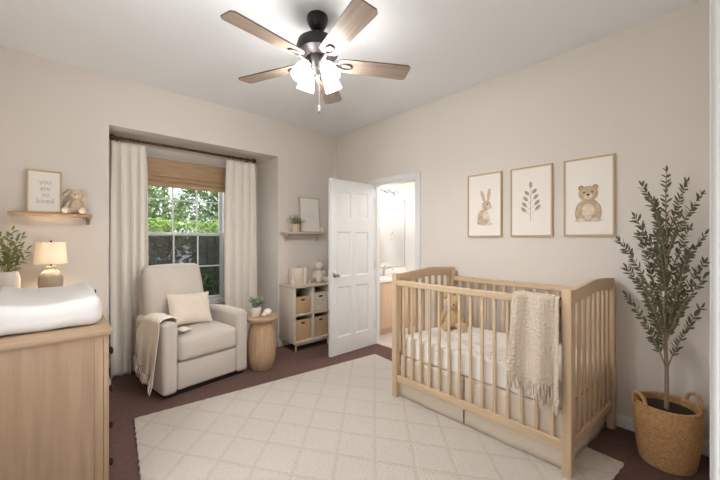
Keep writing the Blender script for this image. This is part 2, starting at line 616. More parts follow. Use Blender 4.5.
wl = thing('added_window', 'added unseen casement window in the left wall, letting in fill light', 'window', (XL - .06, (LY0 + LY1) / 2, LZ0))
wl['kind'] = 'structure'  # unseen window, added to bring side light into the room
lw, lh = (LY1 - LY0) / 2, LZ1 - LZ0
b = MB()
for y in (-lw, -.025, lw - .05):
    b.rb(-.03, .03, y, y + .05, 0, lh, .004)
for z in (0, lh - .05):
    b.rb(-.03, .03, -lw + .05, -.025, z, z + .05, .004); b.rb(-.03, .03, .025, lw - .05, z, z + .05, .004)
b.build('window_frame', WHITE, wl)
MB().bx(-.003, .003, -lw + .03, lw - .03, .03, lh - .03).build('window_glass', GLASS, wl)

# woven shade
sh = thing('roman_shade', 'woven bamboo roman shade pulled up at the top of the window', 'window shade', ((WX0 + WX1) / 2, RY - .05, 2.25))
b = MB()
b.rb(-.44, .44, -.012, .012, -.05, 0, .003)
b.build('headrail', BAMBOO, sh)
b = MB()
prof = [(.004, -.01), (-.014, -.012), (-.016, -.17), (-.02, -.19), (-.022, -.2), (-.006, -.205), (-.016, -.215), (-.026, -.235), (-.03, -.25), (-.012, -.256), (-.02, -.268), (-.032, -.285), (-.034, -.312), (-.012, -.318), (.0, -.30), (.004, -.2)]
b.prism(prof, lambda u, v, s: (-.44 + .88 * s, u, v))
b.build('woven_folds', BAMBOO, sh, 30)
b = MB()
b.tube([(.436, -.02, -.03), (.437, -.03, -.5), (.437, -.03, -.75)], .0015, 6)
b.ell((.437, -.03, -.77), (.006, .006, .02), seg=8, rings=6)
tag(b.build('pull_cord', PAPER, sh), 'thin white pull cord')

# curtain rod, rings, curtains
ROD_Y, ROD_Z = .2, 2.315
rod = thing('curtain_rod', 'dark bronze curtain rod with rings and round finials across the recess', 'curtain rod', (-1.87, ROD_Y, ROD_Z))
b = MB()
b.tube([(-.695, 0, 0), (.695, 0, 0)], .0135, 12)
b.build('pole', RODM, rod)
for sg in (-1, 1):
    f = MB()
    f.ell((sg * .712, 0, 0), (.03, .028, .028), seg=14, rings=10)
    f.tube([(sg * .678, 0, 0), (sg * .69, 0, 0)], .016, 12)
    f.build('finial', RODM, rod)
    k = MB()
    k.tube([(sg * .655, .372, -.0), (sg * .655, .02, -.0)], .007, 8)
    k.rb(sg * .655 - .02, sg * .655 + .02, .374, .386, -.04, .04, .003)
    k.ell((sg * .655, .0, -.004), (.009, .0145, .0145), seg=10, rings=8)
    k.build('bracket', RODM, rod)
def curtain(x0, x1, ph, label, n=5, rev=False):
    w = x1 - x0
    cx = (x0 + x1) / 2
    root = thing('curtain', label, 'curtain', (cx, ROD_Y, 0), group=None)
    b = MB()
    ztop = ROD_Z - .035
    def fn(u, v):
        z = .012 + (ztop - .012) * v
        spread = 1 - .1 * v ** 6
        amp = .012 + .030 * (1 - v) ** .35 * (1 if v < .97 else .8)
        a = u * n * 2 * PI + ph
        a2 = a + .5 * sin(2.1 * u * PI + 3 * (1 - v)) + .15 * sin(5 * v + u * 5) * (1 - v)
        # towards the top the folds pinch into narrow pleats
        s_ = sin(a2)
        pinch = max(0, (v - .9) / .1)
        s_ = s_ * (1 - pinch) + pinch * (abs(s_) ** 3 * (1 if s_ > 0 else -.3))
        x = (-.5 + u) * w * spread + .012 * cos(a2) * (1 - pinch)
        y = -amp * s_ + .003 * sin(7 * v + 3 * u)
        return (x, y, z)
    b.grid(n * 16, 60, fn)
    o = b.build('curtain_panel', CURT, root, 180)
    solid(o, .004)
    # header band and rings
    rg = MB()
    for k in range(n):
        u = (k + (.25 - ph / (2 * PI)) % 1) / n
        x = max((-.5 + u) * w * .9, -w / 2 + .055)
        M = Matrix.Translation((x, 0, ROD_Z)) @ Matrix.Rotation(R(90), 4, 'Y')
        pts = [(.019 * cos(2 * PI * q / 20), .019 * sin(2 * PI * q / 20), 0) for q in range(21)]
        rg = MB().tube(pts, .003, 6, M=M)
        rg.tube([(x, 0, ROD_Z - .02), (x, -.01, ROD_Z - .045)], .002, 5)
        rg.build('curtain_ring', RODM, root)
    return root
curtain(-2.6, -2.295, .4, 'long cream linen curtain at the left of the window, behind the armchair', 4)
curtain(-1.525, -1.14, 1.2, 'long cream linen curtain at the right of the window, above the side table', 4)

# ------------------------------------------------------------------ rug
A, B_, C_ = Vector((-2.549, -.785)), Vector((-.258, -1.031)), Vector((-.485, -3.347))
ang = -R(5.9)
ctr = (A + C_) / 2
RUGM = rugmat()
rugo = None
b = MB()
random.seed(4)
b.rb(-1.152, 1.152, -1.165, 1.165, 0, .012, .006, 2, 60, deform=lambda w, u: (w[0] + .004 * sin(90 * w[1]) * abs(u[0]) ** 8, w[1] + .004 * sin(83 * w[0]) * abs(u[1]) ** 8, w[2]))
rugo = b.build('rug', RUGM)
rugo.location = (ctr.x, ctr.y, 0)
rugo.rotation_euler = (0, 0, ang)
tag(rugo, 'large cream shag rug with a diamond trellis pattern on the brown carpet', 'rug')

# ------------------------------------------------------------------ plants helpers
def stems_plant(mbs, mbl, base, tips, leafL, leafW, nl, r0=.003, droop=0, seed=1, spread=55):
    rnd = random.Random(seed)
    base = Vector(base)
    for tp in tips:
        tp = Vector(tp)
        mid = base.lerp(tp, .5) + Vector((0, 0, .12 * (tp - base).length))
        pts = []
        for i in range(9):
            q = i / 8
            pts.append(base * (1 - q) ** 2 + mid * 2 * q * (1 - q) + tp * q * q)
        mbs.tube(pts, [r0 * (1 - .7 * i / 8) for i in range(9)], 6)
        for k in range(nl):
            q = .28 + .72 * k / (nl - 1)
            i = min(7, int(q * 8))
            p = pts[i].lerp(pts[i + 1], q * 8 - i)
            d = (pts[i + 1] - pts[i]).normalized()
            side = d.cross(Vector((rnd.uniform(-1, 1), rnd.uniform(-1, 1), .4))).normalized()
            if k % 2:
                side = -side
            ld = d * cos(R(spread)) + side * sin(R(spread)) + Vector((0, 0, .15))
            if k == nl - 1:
                ld = d
            mbl.leaf(p, ld, Vector((rnd.uniform(-.4, .4), -.5, 1)), leafL * rnd.uniform(.75, 1.1), leafW * rnd.uniform(.8, 1.1), .2)

# ------------------------------------------------------------------ dresser and what stands on it
DX0, DX1, DYN, DYF, DZ = XL + .016, -2.775, -1.715, -.09, .9
dr = thing('dresser', 'light oak dresser with black knobs in the left corner of the room', 'dresser', (DX0, DYN, 0))
dw, dl = DX1 - DX0, DYF - DYN
b = MB()
b.bx(.0, dw - .022, .012, dl - .012, .06, DZ - .028)
b.rb(dw - .055, dw - .022, .004, dl - .004, .0, DZ - .028, .002)
b.rb(.0, .03, .004, dl - .004, .0, DZ - .028, .002)
b.rb(dw - .021, dw, .004, .022, .0, DZ - .028, .002); b.rb(dw - .021, dw, dl - .022, dl - .004, .0, DZ - .028, .002)
b.build('body', OAKZ, dr)
b = MB()
b.rb(0, dw + .012, -.012, dl + .01, DZ - .028, DZ, .004)
tag(b.build('top', OAKX, dr), 'oak top board')
zr = [.05, .245, .44, .635, .845]
for c in range(2):
    for k in range(4):
        y0, y1 = .025 + c * (dl / 2 - .02), dl / 2 * (c + 1) - .025 * c - .002
        d = MB().rb(dw - .022, dw, y0, y1, zr[k], zr[k + 1] - .008, .003).build('drawer', OAKY, dr)
        for yk in ((y0 + .17), (y1 - .17)):
            M = Matrix.Translation((dw, yk, (zr[k] + zr[k + 1]) / 2)) @ Matrix.Rotation(R(90), 4, 'Y')
            tag(MB().lathe([(.009, 0), (.007, .010), (.010, .016), (.019, .022), (.020, .029), (.014, .035), (0, .037)], 16, M=M).build('knob', BLACK, d), 'black round knob')

pad = thing('changing_pad', 'white contoured changing pad lying on the oak dresser', 'changing pad', (-3.01, -1.17, DZ + .0035))
def padf(w, u):
    rise = .036 * (abs(u[0]) ** 2.2) if u[2] > 0 else 0
    e = .012 * (u[1] ** 2) if u[2] > 0 else 0
    x = w[0] * (1 - .02 * (u[1] ** 4)) + .004 * sin(9 * w[1])
    return (x, w[1] * (1 - .015 * u[0] ** 4), w[2] + (rise + e) * max(0, u[2]) + .002 * sin(30 * w[0] + 20 * w[1]))
b = MB().rb(-.222, .222, -.44, .40, 0.0, .113, .045, 4, 18, padf)
subd(b.build('padded_cover', PADC, pad, 180), 1)
b = MB().rb(.238, .246, .352, .372, .06, .085, .002)
b.rb(.222, .240, .354, .37, .066, .079, .002)
tag(b.build('strap_buckle', BLACK, pad), 'small dark strap buckle')

lamp = thing('table_lamp', 'lit table lamp with a white drum shade and round stoneware base', 'lamp', (-2.998, -.26, DZ))
b = MB()
b.lathe([(0, 0), (.05, 0), (.062, .008), (.082, .05), (.089, .10), (.086, .145), (.07, .18), (.045, .20), (.036, .206), (.036, .226), (.032, .23), (0, .23)], 36)
b.v = [(x * .82, y * .82, z) for x, y, z in b.v]
b.build('base', CERAM, lamp)
b = MB()
b.tube([(0, 0, .19), (0, 0, .418)], .006, 10)
b.lathe([(0, .416), (.008, .418), (.006, .425), (0, .428)], 12)
for a in range(3):
    b.tube([(0, 0, .40), (.084 * cos(a * 2.094 + .3), .084 * sin(a * 2.094 + .3), .412)], .002, 5)
b.build('stem', RODM, lamp)
b = MB()
b.lathe([(.097, .25), (.084, .412), (.082, .412), (.095, .25), (.097, .25)], 48)
tag(b.build('lamp_shade', SHADE, lamp), 'glowing white drum shade')
b = MB().ell((0, 0, .30), (.022, .022, .03), seg=12, rings=8)
b.build('bulb', emitter('warm_bulb', (1, .85, .62), 6), lamp)

vp = thing('potted_plant', 'leafy green plant in a pale stoneware vase beside the table lamp', 'plant', (-3.222, -.33, DZ))
b = MB()
b.lathe([(0, 0), (.05, 0), (.06, .02), (.066, .09), (.066, .16), (.059, .192), (.052, .208), (.047, .206), (.048, .18), (0, .16)], 32)
b.build('vase', VASEM, vp)
bs, bl = MB(), MB()
tips = [(.055, -.06, .44), (-.03, -.04, .45), (.03, -.02, .50), (.075, .02, .46), (-.04, .0, .49), (.10, -.05, .36), (-.07, -.05, .42), (.05, -.08, .42), (.0, .05, .45), (.09, -.03, .30), (.02, -.11, .35), (-.06, -.1, .33), (.065, .04, .38), (-.02, -.06, .4)]
stems_plant(bs, bl, (0, 0, .17), tips, .044, .02, 10, .0024, seed=3)
bs.build('stems', LEAFG, vp)
bl.build('foliage', LEAFG, vp)['kind'] = 'stuff'

# ------------------------------------------------------------------ shelves on the back wall
def shelf(x0, x1, z, dep, label, brackets, m):
    s_ = thing('wall_shelf', label, 'shelf', ((x0 + x1) / 2, 0, z))
    w = x1 - x0
    b = MB().rb(-w / 2, w / 2, -dep, -.002, -.024, 0, .003)
    b.build('shelf_board', m, s_)
    for bxp in brackets:
        k = MB()
        hs = .55 if m is OAKX else .9
        poly = [(-.002, -.024), (-.002, -.13), (-.022, -.13), (-.026, -.115), (-.032, -.09), (-.05, -.068), (-.08, -.055), (-.105, -.05), (-.11, -.024)]
        k.prism([(u, -.024 + (v + .024) * hs) for u, v in poly], lambda u, v, s, c=bxp - (x0 + x1) / 2: (c - .011 + .022 * s, u, v))
        k.build('bracket', m, s_, 30)
    return s_
shelf(-3.236, -2.742, 1.545, .15, 'light wood wall shelf above the table lamp', [-2.765], OAKX)
shelf(-.905, -.28, 1.432, .15, 'pale wood wall shelf above the cube bookcase', [-.845, -.36], PALEX)

def picture(name, label, cat, w, h, loc, rz, fm, bar=.012, dep=.018, tilt=0, group=None):
    """local X = to the right as one looks at it, -Y = towards the room, origin at the bottom centre of the back"""
    p = thing(name, label, cat, loc, rz, group)
    if tilt:
        p.rotation_euler = (tilt, 0, rz)
    b = MB()
    o = [(-w / 2, 0), (w / 2, 0), (w / 2, h), (-w / 2, h)]
    i = [(-w / 2 + bar, bar), (w / 2 - bar, bar), (w / 2 - bar, h - bar), (-w / 2 + bar, h - bar)]
    for k in range(4):
        k2 = (k + 1) % 4
        b.prism([o[k], o[k2], i[k2], i[k]], lambda u, v, s: (u, -dep * s, v))
    b.build('frame', fm, p, 20)
    MB().bx(-w / 2 + bar * .6, w / 2 - bar * .6, -dep * .6, -.002, bar * .6, h - bar * .6).build('print', PAPER, p)
    p['_y'] = -dep * .6
    return p

class Art:
    """flat shapes of pigment lying on a print"""
    def __init__(s, y):
        s.b, s.y, s.k = MB(), y, 0

    def poly(s, pts, mi):
        s.k += 1
        y = s.y - .0002 - .00012 * s.k
        s.b.add([(u, y, v) for u, v in pts], [tuple(range(len(pts)))], mi)

    def ell(s, c, rx, ry, mi, rot=0, n=28, pw=1):
        pts = []
        for k in range(n):
            a = 2 * PI * k / n
            x, z = rx * cos(a), ry * sin(a)
            x *= 1 + (pw - 1) * (z / ry) * .5
            pts.append((c[0] + x * cos(rot) - z * sin(rot), c[1] + x * sin(rot) + z * cos(rot)))
        s.poly(pts, mi)

    def line(s, pts, w, mi):
        for (a, c) in zip(pts, pts[1:]):
            d = Vector((c[0] - a[0], c[1] - a[1]))
            if d.length < 1e-6:
                continue
            n = Vector((-d.y, d.x)).normalized() * w / 2
            d = d.normalized() * w * .2
            s.poly([(a[0] - d.x - n.x, a[1] - d.y - n.y), (c[0] + d.x - n.x, c[1] + d.y - n.y), (c[0] + d.x + n.x, c[1] + d.y + n.y), (a[0] - d.x + n.x, a[1] - d.y + n.y)], mi)

    def done(s, name, mats, parent):
        return s.b.build(name, mats, parent)

# small serif letters drawn as strokes: unit x-height, widths
def arc(cx, cy, rx, ry, a0, a1, n=10):
    return [(cx + rx * cos(R(a0 + (a1 - a0) * i / n)), cy + ry * sin(R(a0 + (a1 - a0) * i / n))) for i in range(n + 1)]
GL = {
    'y': (.95, [[(.05, 1), (.48, .05)], [(.9, 1), (.4, -.3), (.3, -.42), (.12, -.42)], [(-.05, 1), (.25, 1)], [(.72, 1), (1.0, 1)]]),
    'o': (.95, [arc(.46, .5, .42, .5, 0, 360, 18)]),
    'u': (1.0, [[(.14, 1), (.14, .35)] + arc(.42, .32, .28, .32, 180, 300, 6) + [(.76, .28)], [(.78, 1), (.78, 0), (.95, 0)], [(0, 1), (.16, 1)], [(.62, 1), (.8, 1)]]),
    'a': (.9, [arc(.4, .72, .3, .28, 150, 0, 7) + [(.7, .0), (.85, .02)], [(.7, .58)] + arc(.36, .28, .3, .28, 80, 300, 9) + [(.68, .22)]]),
    'r': (.72, [[(.2, 1), (.2, 0)], [(.02, 0), (.42, 0)], [(.04, 1), (.2, 1)], [(.2, .6)] + arc(.5, .65, .28, .33, 165, 60, 6)]),
    'e': (.9, [[(.06, .55), (.82, .55)] + arc(.45, .5, .39, .5, 8, 320, 16)]),
    's': (.78, [arc(.4, .74, .27, .26, 40, 250, 8) + arc(.38, .26, .29, .26, 80, -150, 8)]),
    'l': (.5, [[(.24, 1.6), (.24, 0)], [(.04, 0), (.44, 0)], [(.06, 1.58), (.24, 1.6)]]),
    'v': (.95, [[(.05, 1), (.46, 0), (.88, 1)], [(-.05, 1), (.22, 1)], [(.72, 1), (1, 1)]]),
    'd': (1.0, [arc(.4, .48, .36, .48, 0, 360, 16), [(.78, 1.6), (.78, 0), (.96, 0)], [(.6, 1.58), (.78, 1.6)]]),
}
def word(art, txt, cx, z, xh, sw, mi):
    W = sum(GL[c][0] + .12 for c in txt) - .12
    x = cx - W * xh / 2
    for c in txt:
        w, st = GL[c]
        for pl in st:
            art.line([(x + px * xh, z + pz * xh) for px, pz in pl], sw, mi)
        x += (w + .12) * xh

f1 = picture('framed_print', 'framed lettering print reading you are so loved, leaning on the shelf above the lamp', 'picture', .208, .348, (-3.038, -.042, 1.5452), 0, FRAMEW, tilt=-R(5))
a = Art(f1['_y'])
for txt, z in (('you', .237), ('are', .185), ('so', .135), ('loved', .082)):
    a = Art(f1['_y'])
    word(a, txt, .004, z, .022, .0028, 0)
    a.done('lettering', INK, f1)
f2 = picture('framed_print', 'framed print with faint grey lines leaning on the shelf above the bookcase', 'picture', .315, .462, (-.49, -.052, 1.4322), 0, wood('pale_frame_wood', srgb(190, 174, 152), 'z', .06), bar=.010, tilt=-R(5))
a = Art(f2['_y'])
rnd = random.Random(2)
for z, x0, x1 in ((.235, -.06, .05), (.205, -.085, .085)):
    pts = [(x0 + (x1 - x0) * i / 40, z + .007 * sin(i * 1.9) * rnd.uniform(.2, 1)) for i in range(41)]
    a.line(pts, .0022, 0)
a.done('faint_lettering', INKF, f2)

# three prints above the crib
tan = lambda n, c: mat(n, c, .9, var=.22, vscale=28)
WB1, WB2, WB3, WB4 = tan('wash_brown', srgb(201, 178, 152)), tan('wash_light', srgb(226, 209, 190)), tan('wash_dark', srgb(165, 138, 112)), tan('wash_ground', srgb(222, 212, 200))
WD, WG, WPK = mat('wash_line', srgb(84, 66, 54), .9), tan('wash_sage', srgb(172, 160, 144)), tan('wash_ear', srgb(220, 190, 172))
GP = 'trio of framed prints above the crib'
pr1 = picture('framed_print', 'framed watercolour print of a sitting rabbit above the crib', 'picture', .333, .592, (-.002, -2.231, 1.360), -R(90), FRAMEW, .012, .02, group=GP)
a = Art(pr1['_y'])
a.ell((.01, .118), .075, .012, 3)
a.ell((-.042, .135), .028, .022, 0)
a.ell((-.008, .185), .058, .072, 0, .15, pw=.85)
a.ell((.018, .19), .03, .055, 1, .1)
a.ell((-.03, .15), .036, .036, 2, .3); a.ell((-.03, .152), .032, .032, 0, .3)
a.ell((.022, .14), .011, .034, 0); a.ell((.046, .14), .011, .034, 1)
a.ell((-.012, .118), .03, .011, 0); a.ell((.03, .112), .018, .009, 1); a.ell((.05, .112), .014, .008, 1)
a.ell((-.012, .38), .016, .058, 0, .32); a.ell((-.011, .378), .009, .045, 4, .32)
a.ell((.045, .39), .015, .06, 0, -.12); a.ell((.045, .388), .008, .046, 4, -.12)
a.ell((.022, .292), .042, .046, 0, -.2)
a.ell((.046, .275), .022, .019, 1)
a.ell((.03, .303), .0065, .0065, 5); a.ell((.064, .282), .006, .004, 5)
for dz in (-.004, .004):
    a.line([(.055, .272), (.085, .272 + dz * 2)], .001, 2)
a.done('rabbit_painting', [WB1, WB2, WB3, WB4, WPK, WD], pr1)
pr2 = picture('framed_print', 'framed print of a grey leafy sprig, between the rabbit and bear prints', 'picture', .335, .592, (-.002, -2.643, 1.360), -R(90), FRAMEW, .012, .02, group=GP)
a = Art(pr2['_y'])
a.line([(.0, .125), (-.002, .2), (0, .3), (.002, .37), (0, .42)], .003, 1)
def lf(c, rot, L=.03, W=.012):
    pts = [(c[0] - sin(rot) * L * t + cos(rot) * W * s_ * sin(PI * t) ** .8, c[1] + cos(rot) * L * t + sin(rot) * W * s_ * sin(PI * t) ** .8) for s_, ts in ((1, lin(0, 1, 8)), (-1, lin(1, 0, 8))) for t in ts[:-1]]
    a.poly(pts, 0)
lf((0, .405), 0, .062, .013)
for z, dx, L in ((.35, .012, .052), (.30, .022, .056), (.25, .03, .06), (.205, .034, .064)):
    for sg in (-1, 1):
        zz = z + (.012 if sg > 0 else 0)
        a.line([(0, zz - .03), (sg * dx, zz)], .002, 1)
        lf((sg * dx, zz), -sg * .75, L, .014)
a.done('sprig_painting', [WG, WB3], pr2)
pr3 = picture('framed_print', 'framed watercolour print of a sitting brown bear, nearest the olive tree', 'picture', .325, .592, (-.002, -3.052, 1.360), -R(90), FRAMEW, .012, .02, group=GP)
a = Art(pr3['_y'])
a.ell((0, .118), .095, .012, 3)
a.ell((-.045, .365), .019, .02, 2); a.ell((.045, .365), .019, .02, 2); a.ell((-.045, .364), .011, .012, 0); a.ell((.045, .364), .011, .012, 0)
a.ell((0, .2), .076, .088, 0, pw=.82)
a.ell((0, .185), .042, .06, 1, pw=.9)
for sg in (-1, 1):
    a.ell((sg * .062, .19), .021, .062, 2, sg * .12); a.ell((sg * .061, .19), .018, .06, 0, sg * .12)
    a.ell((sg * .05, .135), .03, .03, 0); a.ell((sg * .043, .122), .022, .016, 1)
a.ell((0, .32), .062, .057, 2); a.ell((0, .32), .06, .055, 0)
a.ell((0, .3), .026, .022, 1)
a.ell((0, .311), .011, .008, 5); a.line([(0, .305), (0, .292)], .0018, 5); a.line([(-.01, .29), (0, .293), (.01, .29)], .0016, 5)
a.ell((-.026, .33), .0062, .0062, 5); a.ell((.026, .33), .0062, .0062, 5)
a.done('bear_painting', [WB1, WB2, WB3, WB4, WPK, WD], pr3)

# ------------------------------------------------------------------ soft toys (sit facing local -Y)
def plush(name, label, cat, loc, rz, sc_, body, light, ears):
    p = thing(name, label, cat, loc, rz)
    p.scale = (sc_, sc_, sc_)
    k = dict(seg=22, rings=14)
    MB().ell((0, 0, .078), (.062, .055, .08), fn=lambda v: (v[0] * (1 - .25 * v[2] / .08), v[1] * (1 - .2 * v[2] / .08), v[2]), **k).build('torso', body, p, 180)
    hd = MB().ell((0, -.008, .19), (.056, .052, .052), **k).build('head', body, p, 180)
    MB().ell((0, -.052, .178), (.026, .02, .02), **k).build('muzzle', light, hd, 180)
    tag(MB().ell((0, -.072, .186), (.008, .005, .006), seg=10, rings=6).build('nose', NOSE, hd), 'brown nose')
    for sg in (-1, 1):
        tag(MB().ell((sg * .021, -.052, .2), (.005, .005, .005), seg=10, rings=6).build('eye', EYE, hd), 'dark bead eye')
        if ears == 'round':
            e = MB().ell((sg * .044, .0, .236), (.022, .011, .022), **k)
            e = e.build('ear', body, p, 180)
            MB().ell((sg * .044, -.007, .236), (.013, .006, .013), **k).build('inner_ear', light, e, 180)
        else:
            e = MB().ell((sg * .07, -.004, .205), (.017, .011, .04), rot=(0, sg * -.85, 0), fn=lambda v: (v[0], v[1], v[2]), **k)
            e.ell((sg * .042, .002, .234), (.02, .012, .022), rot=(0, sg * .6, 0), **k)
            e.build('ear', body, p, 180)
        MB().ell((sg * .068, -.012, .09), (.02, .02, .055), rot=(R(12), sg * -.42, 0), **k).build('arm', body, p, 180)
        lg = MB().ell((sg * .046, -.062, .03), (.027, .062, .028), rot=(0, 0, sg * .3), **k)
        lg = lg.build('leg', body, p, 180)
        MB().ell((sg * .064, -.116, .034), (.028, .018, .032), **k).build('foot', light, lg, 180)
    return p
plush('plush_rabbit', 'beige plush rabbit with drooping ears sitting on the shelf beside the lettering print', 'soft toy', (-2.842, -.068, 1.545), R(-12), .84, PLUSHB, PLUSHL, 'long')
plush('plush_bear', 'cream plush bear sitting on top of the white bookcase by the door', 'soft toy', (-.42, -.15, .782), R(-6), 1.10, PLUSHW, PLUSHW, 'round')

# ------------------------------------------------------------------ cube bookcase
BX0, BX1, BYF, BZ0, BZ1 = -.925, -.375, -.37, .105, .782
bc = thing('bookcase', 'white four-cube bookcase on tapered legs beside the door', 'bookcase', ((BX0 + BX1) / 2, 0, 0))
w2 = (BX1 - BX0) / 2
b = MB()
b.rb(-w2, -w2 + .022, BYF + .004, -.016, BZ0, BZ1 - .022, .002); b.rb(w2 - .022, w2, BYF + .004, -.016, BZ0, BZ1 - .022, .002)
b.rb(-w2 + .022, w2 - .022, BYF + .004, -.016, BZ0, BZ0 + .022, .002)
b.bx(-w2 + .022, w2 - .022, -.022, -.016, BZ0 + .022, BZ1 - .022)
b.build('carcass', PALEZ, bc)
MB().rb(-w2 - .004, w2 + .004, BYF, -.015, BZ1 - .022, BZ1, .003).build('top', PALEX, bc)
zm = .435
MB().rb(-.011, .011, BYF + .006, -.022, BZ0 + .022, BZ1 - .022, .002).build('divider', PALEZ, bc)
for sg in (-1, 1):
    x0, x1 = (-w2 + .022, -.011) if sg < 0 else (.011, w2 - .022)
    MB().rb(x0, x1, BYF + .006, -.022, zm - .01, zm + .01, .002).build('shelf', PALEX, bc)
MB().rb(-w2 + .03, w2 - .03, BYF + .02, BYF + .04, BZ0 - .03, BZ0, .002).build('rail', PALEX, bc)
for sx in (-1, 1):
    for y in (BYF + .035, -.05):
        MB().tube([(sx * (w2 - .04), y, .0), (sx * (w2 - .04), y, BZ0)], [.009, .014], 12).build('leg', FRAMEW, bc)
def bin_box(label, cx, z, hgt, m, rope=False):
    t_ = thing('storage_bin', label, 'storage bin', (cx, BYF + .19, z), group='bins in the cube bookcase')
    b = MB()
    wv, dv = .105, .15
    if rope:
        n = 9
        for k in range(n):
            zz = hgt * (k + .53) / n + .001
            b.rb(-wv, wv, -dv, dv, zz - hgt / n * .52, zz + hgt / n * .52, hgt / n * .45, 2)
    else:
        b.rb(-wv, wv, -dv, -dv + .008, 0, hgt, .003); b.rb(-wv, wv, dv - .008, dv, 0, hgt, .003)
        b.rb(-wv, -wv + .008, -dv + .008, dv - .008, 0, hgt, .003); b.rb(wv - .008, wv, -dv + .008, dv - .008, 0, hgt, .003)
        b.rb(-wv + .008, wv - .008, -dv + .008, dv - .008, 0, .008, .003)
    b.build('basket_body', m, t_)
    b = MB().rb(-.028, .028, -dv - .003, -dv + .012, hgt - .052, hgt - .028, .01, 3)
    tag(b.build('handle_slot', HOLE, t_), 'dark oval handle slot')
    return t_
cxl, cxr = (BX0 + BX1) / 2 - .132, (BX0 + BX1) / 2 + .132
bin_box('tan felt bin with a dark slot, upper left cube of the bookcase', cxl, zm + .0102, .205, BOXT)
bin_box('tan felt bin with a dark slot, bookcase cube beside the drum table, lower row', cxl, BZ0 + .0222, .245, BOXT)
bin_box('cream coiled rope basket in the upper cube of the bookcase, next to the door', cxr, zm + .0102, .22, BOXC, True)
bin_box('tan felt bin with a dark slot in the lower cube nearest the door', cxr, BZ0 + .0222, .245, BOXT)

def book(label, x0, x1, y0, y1, h, m):
    t_ = thing('book', label, 'book', ((x0 + x1) / 2, (y0 + y1) / 2, BZ1), group='books on the bookcase')
    a_, d_ = (x1 - x0) / 2, (y1 - y0) / 2
    b = MB()
    b.rb(-a_, -a_ + .003, -d_, d_, 0, h, .001); b.rb(a_ - .003, a_, -d_, d_, 0, h, .001)
    b.rb(-a_ + .003, a_ - .003, -d_, -d_ + .003, 0, h, .001)
    b.build('cover', m, t_)
    MB().bx(-a_ + .003, a_ - .003, -d_ + .003, d_ - .004, .003, h - .004).build('pages', PAGE, t_)
# the wide pale volume stands cover outwards; the narrow ones show their spines
book('wide cream book on the bookcase, standing behind the rabbit ornament', -.845, -.735, -.24, -.10, .20, BOOK1)
book('thin sand-coloured book standing next to the wide cream book', -.7335, -.715, -.25, -.10, .215, BOOK2)
book('white book spine standing between two sand-coloured books', -.7135, -.690, -.25, -.10, .208, BOOK3)
book('thin sand-coloured book at the bear end of the row', -.6885, -.672, -.25, -.10, .20, BOOK2)
fg = thing('rabbit_figurine', 'small white rabbit ornament at the left end of the bookcase top', 'ornament', (-.893, -.28, BZ1))
MB().ell((0, 0, .035), (.026, .03, .036)).build('torso', POTW, fg, 180)
b = MB().ell((0, -.012, .085), (.02, .021, .021))
b.build('head', POTW, fg, 180)
for sg in (-1, 1):
    MB().ell((sg * .009, .0, .118), (.007, .006, .026), rot=(R(-10), sg * .15, 0), seg=12, rings=8).build('ear', POTW, fg, 180)
blk = thing('toy_block', 'small beige block between the books and the cream plush bear', 'toy', (-.62, -.2, BZ1))
MB().rb(-.02, .02, -.02, .02, 0, .04, .004, 2).build('block', BOOK2, blk)
MB().tube([(0, 0, .04), (0, 0, .047), (0, 0, .052), (0, 0, .06)], [.008, .006, .012, .004], 10).build('knob', FRAMEW, blk)

# on the right-hand shelf
ps = thing('potted_plant', 'spiky green plant in a tan pot on the shelf above the bookcase', 'plant', (-.752, -.110, 1.432))
b = MB().lathe([(0, 0), (.05, 0), (.052, .005), (.052, .095), (.049, .1), (.046, .1), (.046, .088), (0, .085)], 30)
b.build('pot', POTT, ps)
b = MB()
rnd = random.Random(8)
for k in range(60):
    az = rnd.uniform(0, 2 * PI)
    el = rnd.uniform(R(22), R(82))
    d = Vector((cos(az) * cos(el), sin(az) * cos(el) * (.12 if sin(az) > 0 else 1), sin(el)))
    b.leaf((d.x * .015, d.y * .015, .085), d, (0, 0, 1), rnd.uniform(.10, .165), .013, .16, k=5)
b.build('foliage', LEAFS, ps)
cd = thing('candle_jar', 'small white candle jar at the door end of the shelf above the bookcase', 'candle', (-.325, -.10, 1.432))
MB().lathe([(0, 0), (.026, 0), (.028, .004), (.028, .07), (.026, .072), (.024, .06), (0, .058)], 24).build('jar', POTW, cd)
MB().tube([(0, 0, .058), (.001, 0, .074)], .0012, 5).build('wick', EYE, cd)

# ------------------------------------------------------------------ drum side table
st = thing('side_table', 'ribbed light wood drum side table between armchair and bookcase', 'side table', (-1.388, -.485, 0))
rib = lambda a_, z: 1 + .012 * (abs(sin(a_ * 11)) - .5)
b = MB()
b.lathe([(0, 0), (.112, 0), (.122, .01), (.138, .10), (.145, .19), (.141, .29), (.126, .40), (.117, .455), (.119, .475), (0, .475)], 176, rf=rib)
b.build('pedestal', TABLEW, st, 60)
MB().lathe([(0, .475), (.12, .475), (.146, .492), (.161, .512), (.163, .528), (.157, .536), (0, .538)], 56).build('table_top', wood('drum_top_wood', srgb(186, 157, 127), 'x', .12), st)
pt = thing('potted_plant', 'small bushy sage plant in a speckled white pot on the drum table', 'plant', (-1.45, -.47, .538))
MB().lathe([(0, 0), (.038, 0), (.042, .005), (.052, .075), (.053, .085), (.049, .086), (.047, .074), (0, .072)], 30).build('pot', POTW, pt)
pt.scale = (1.12, 1.12, 1.12)
b, bl = MB(), MB()
rnd = random.Random(5)
tips = []
for k in range(20):
    az = rnd.uniform(0, 2 * PI)
    rr = rnd.uniform(.02, .082)
    tips.append((rr * cos(az), rr * sin(az), .19 - rr * .75 + rnd.uniform(-.01, .01)))
stems_plant(b, bl, (0, 0, .072), tips, .026, .014, 8, .0018, seed=6)
b.build('stems', LEAFT, pt)
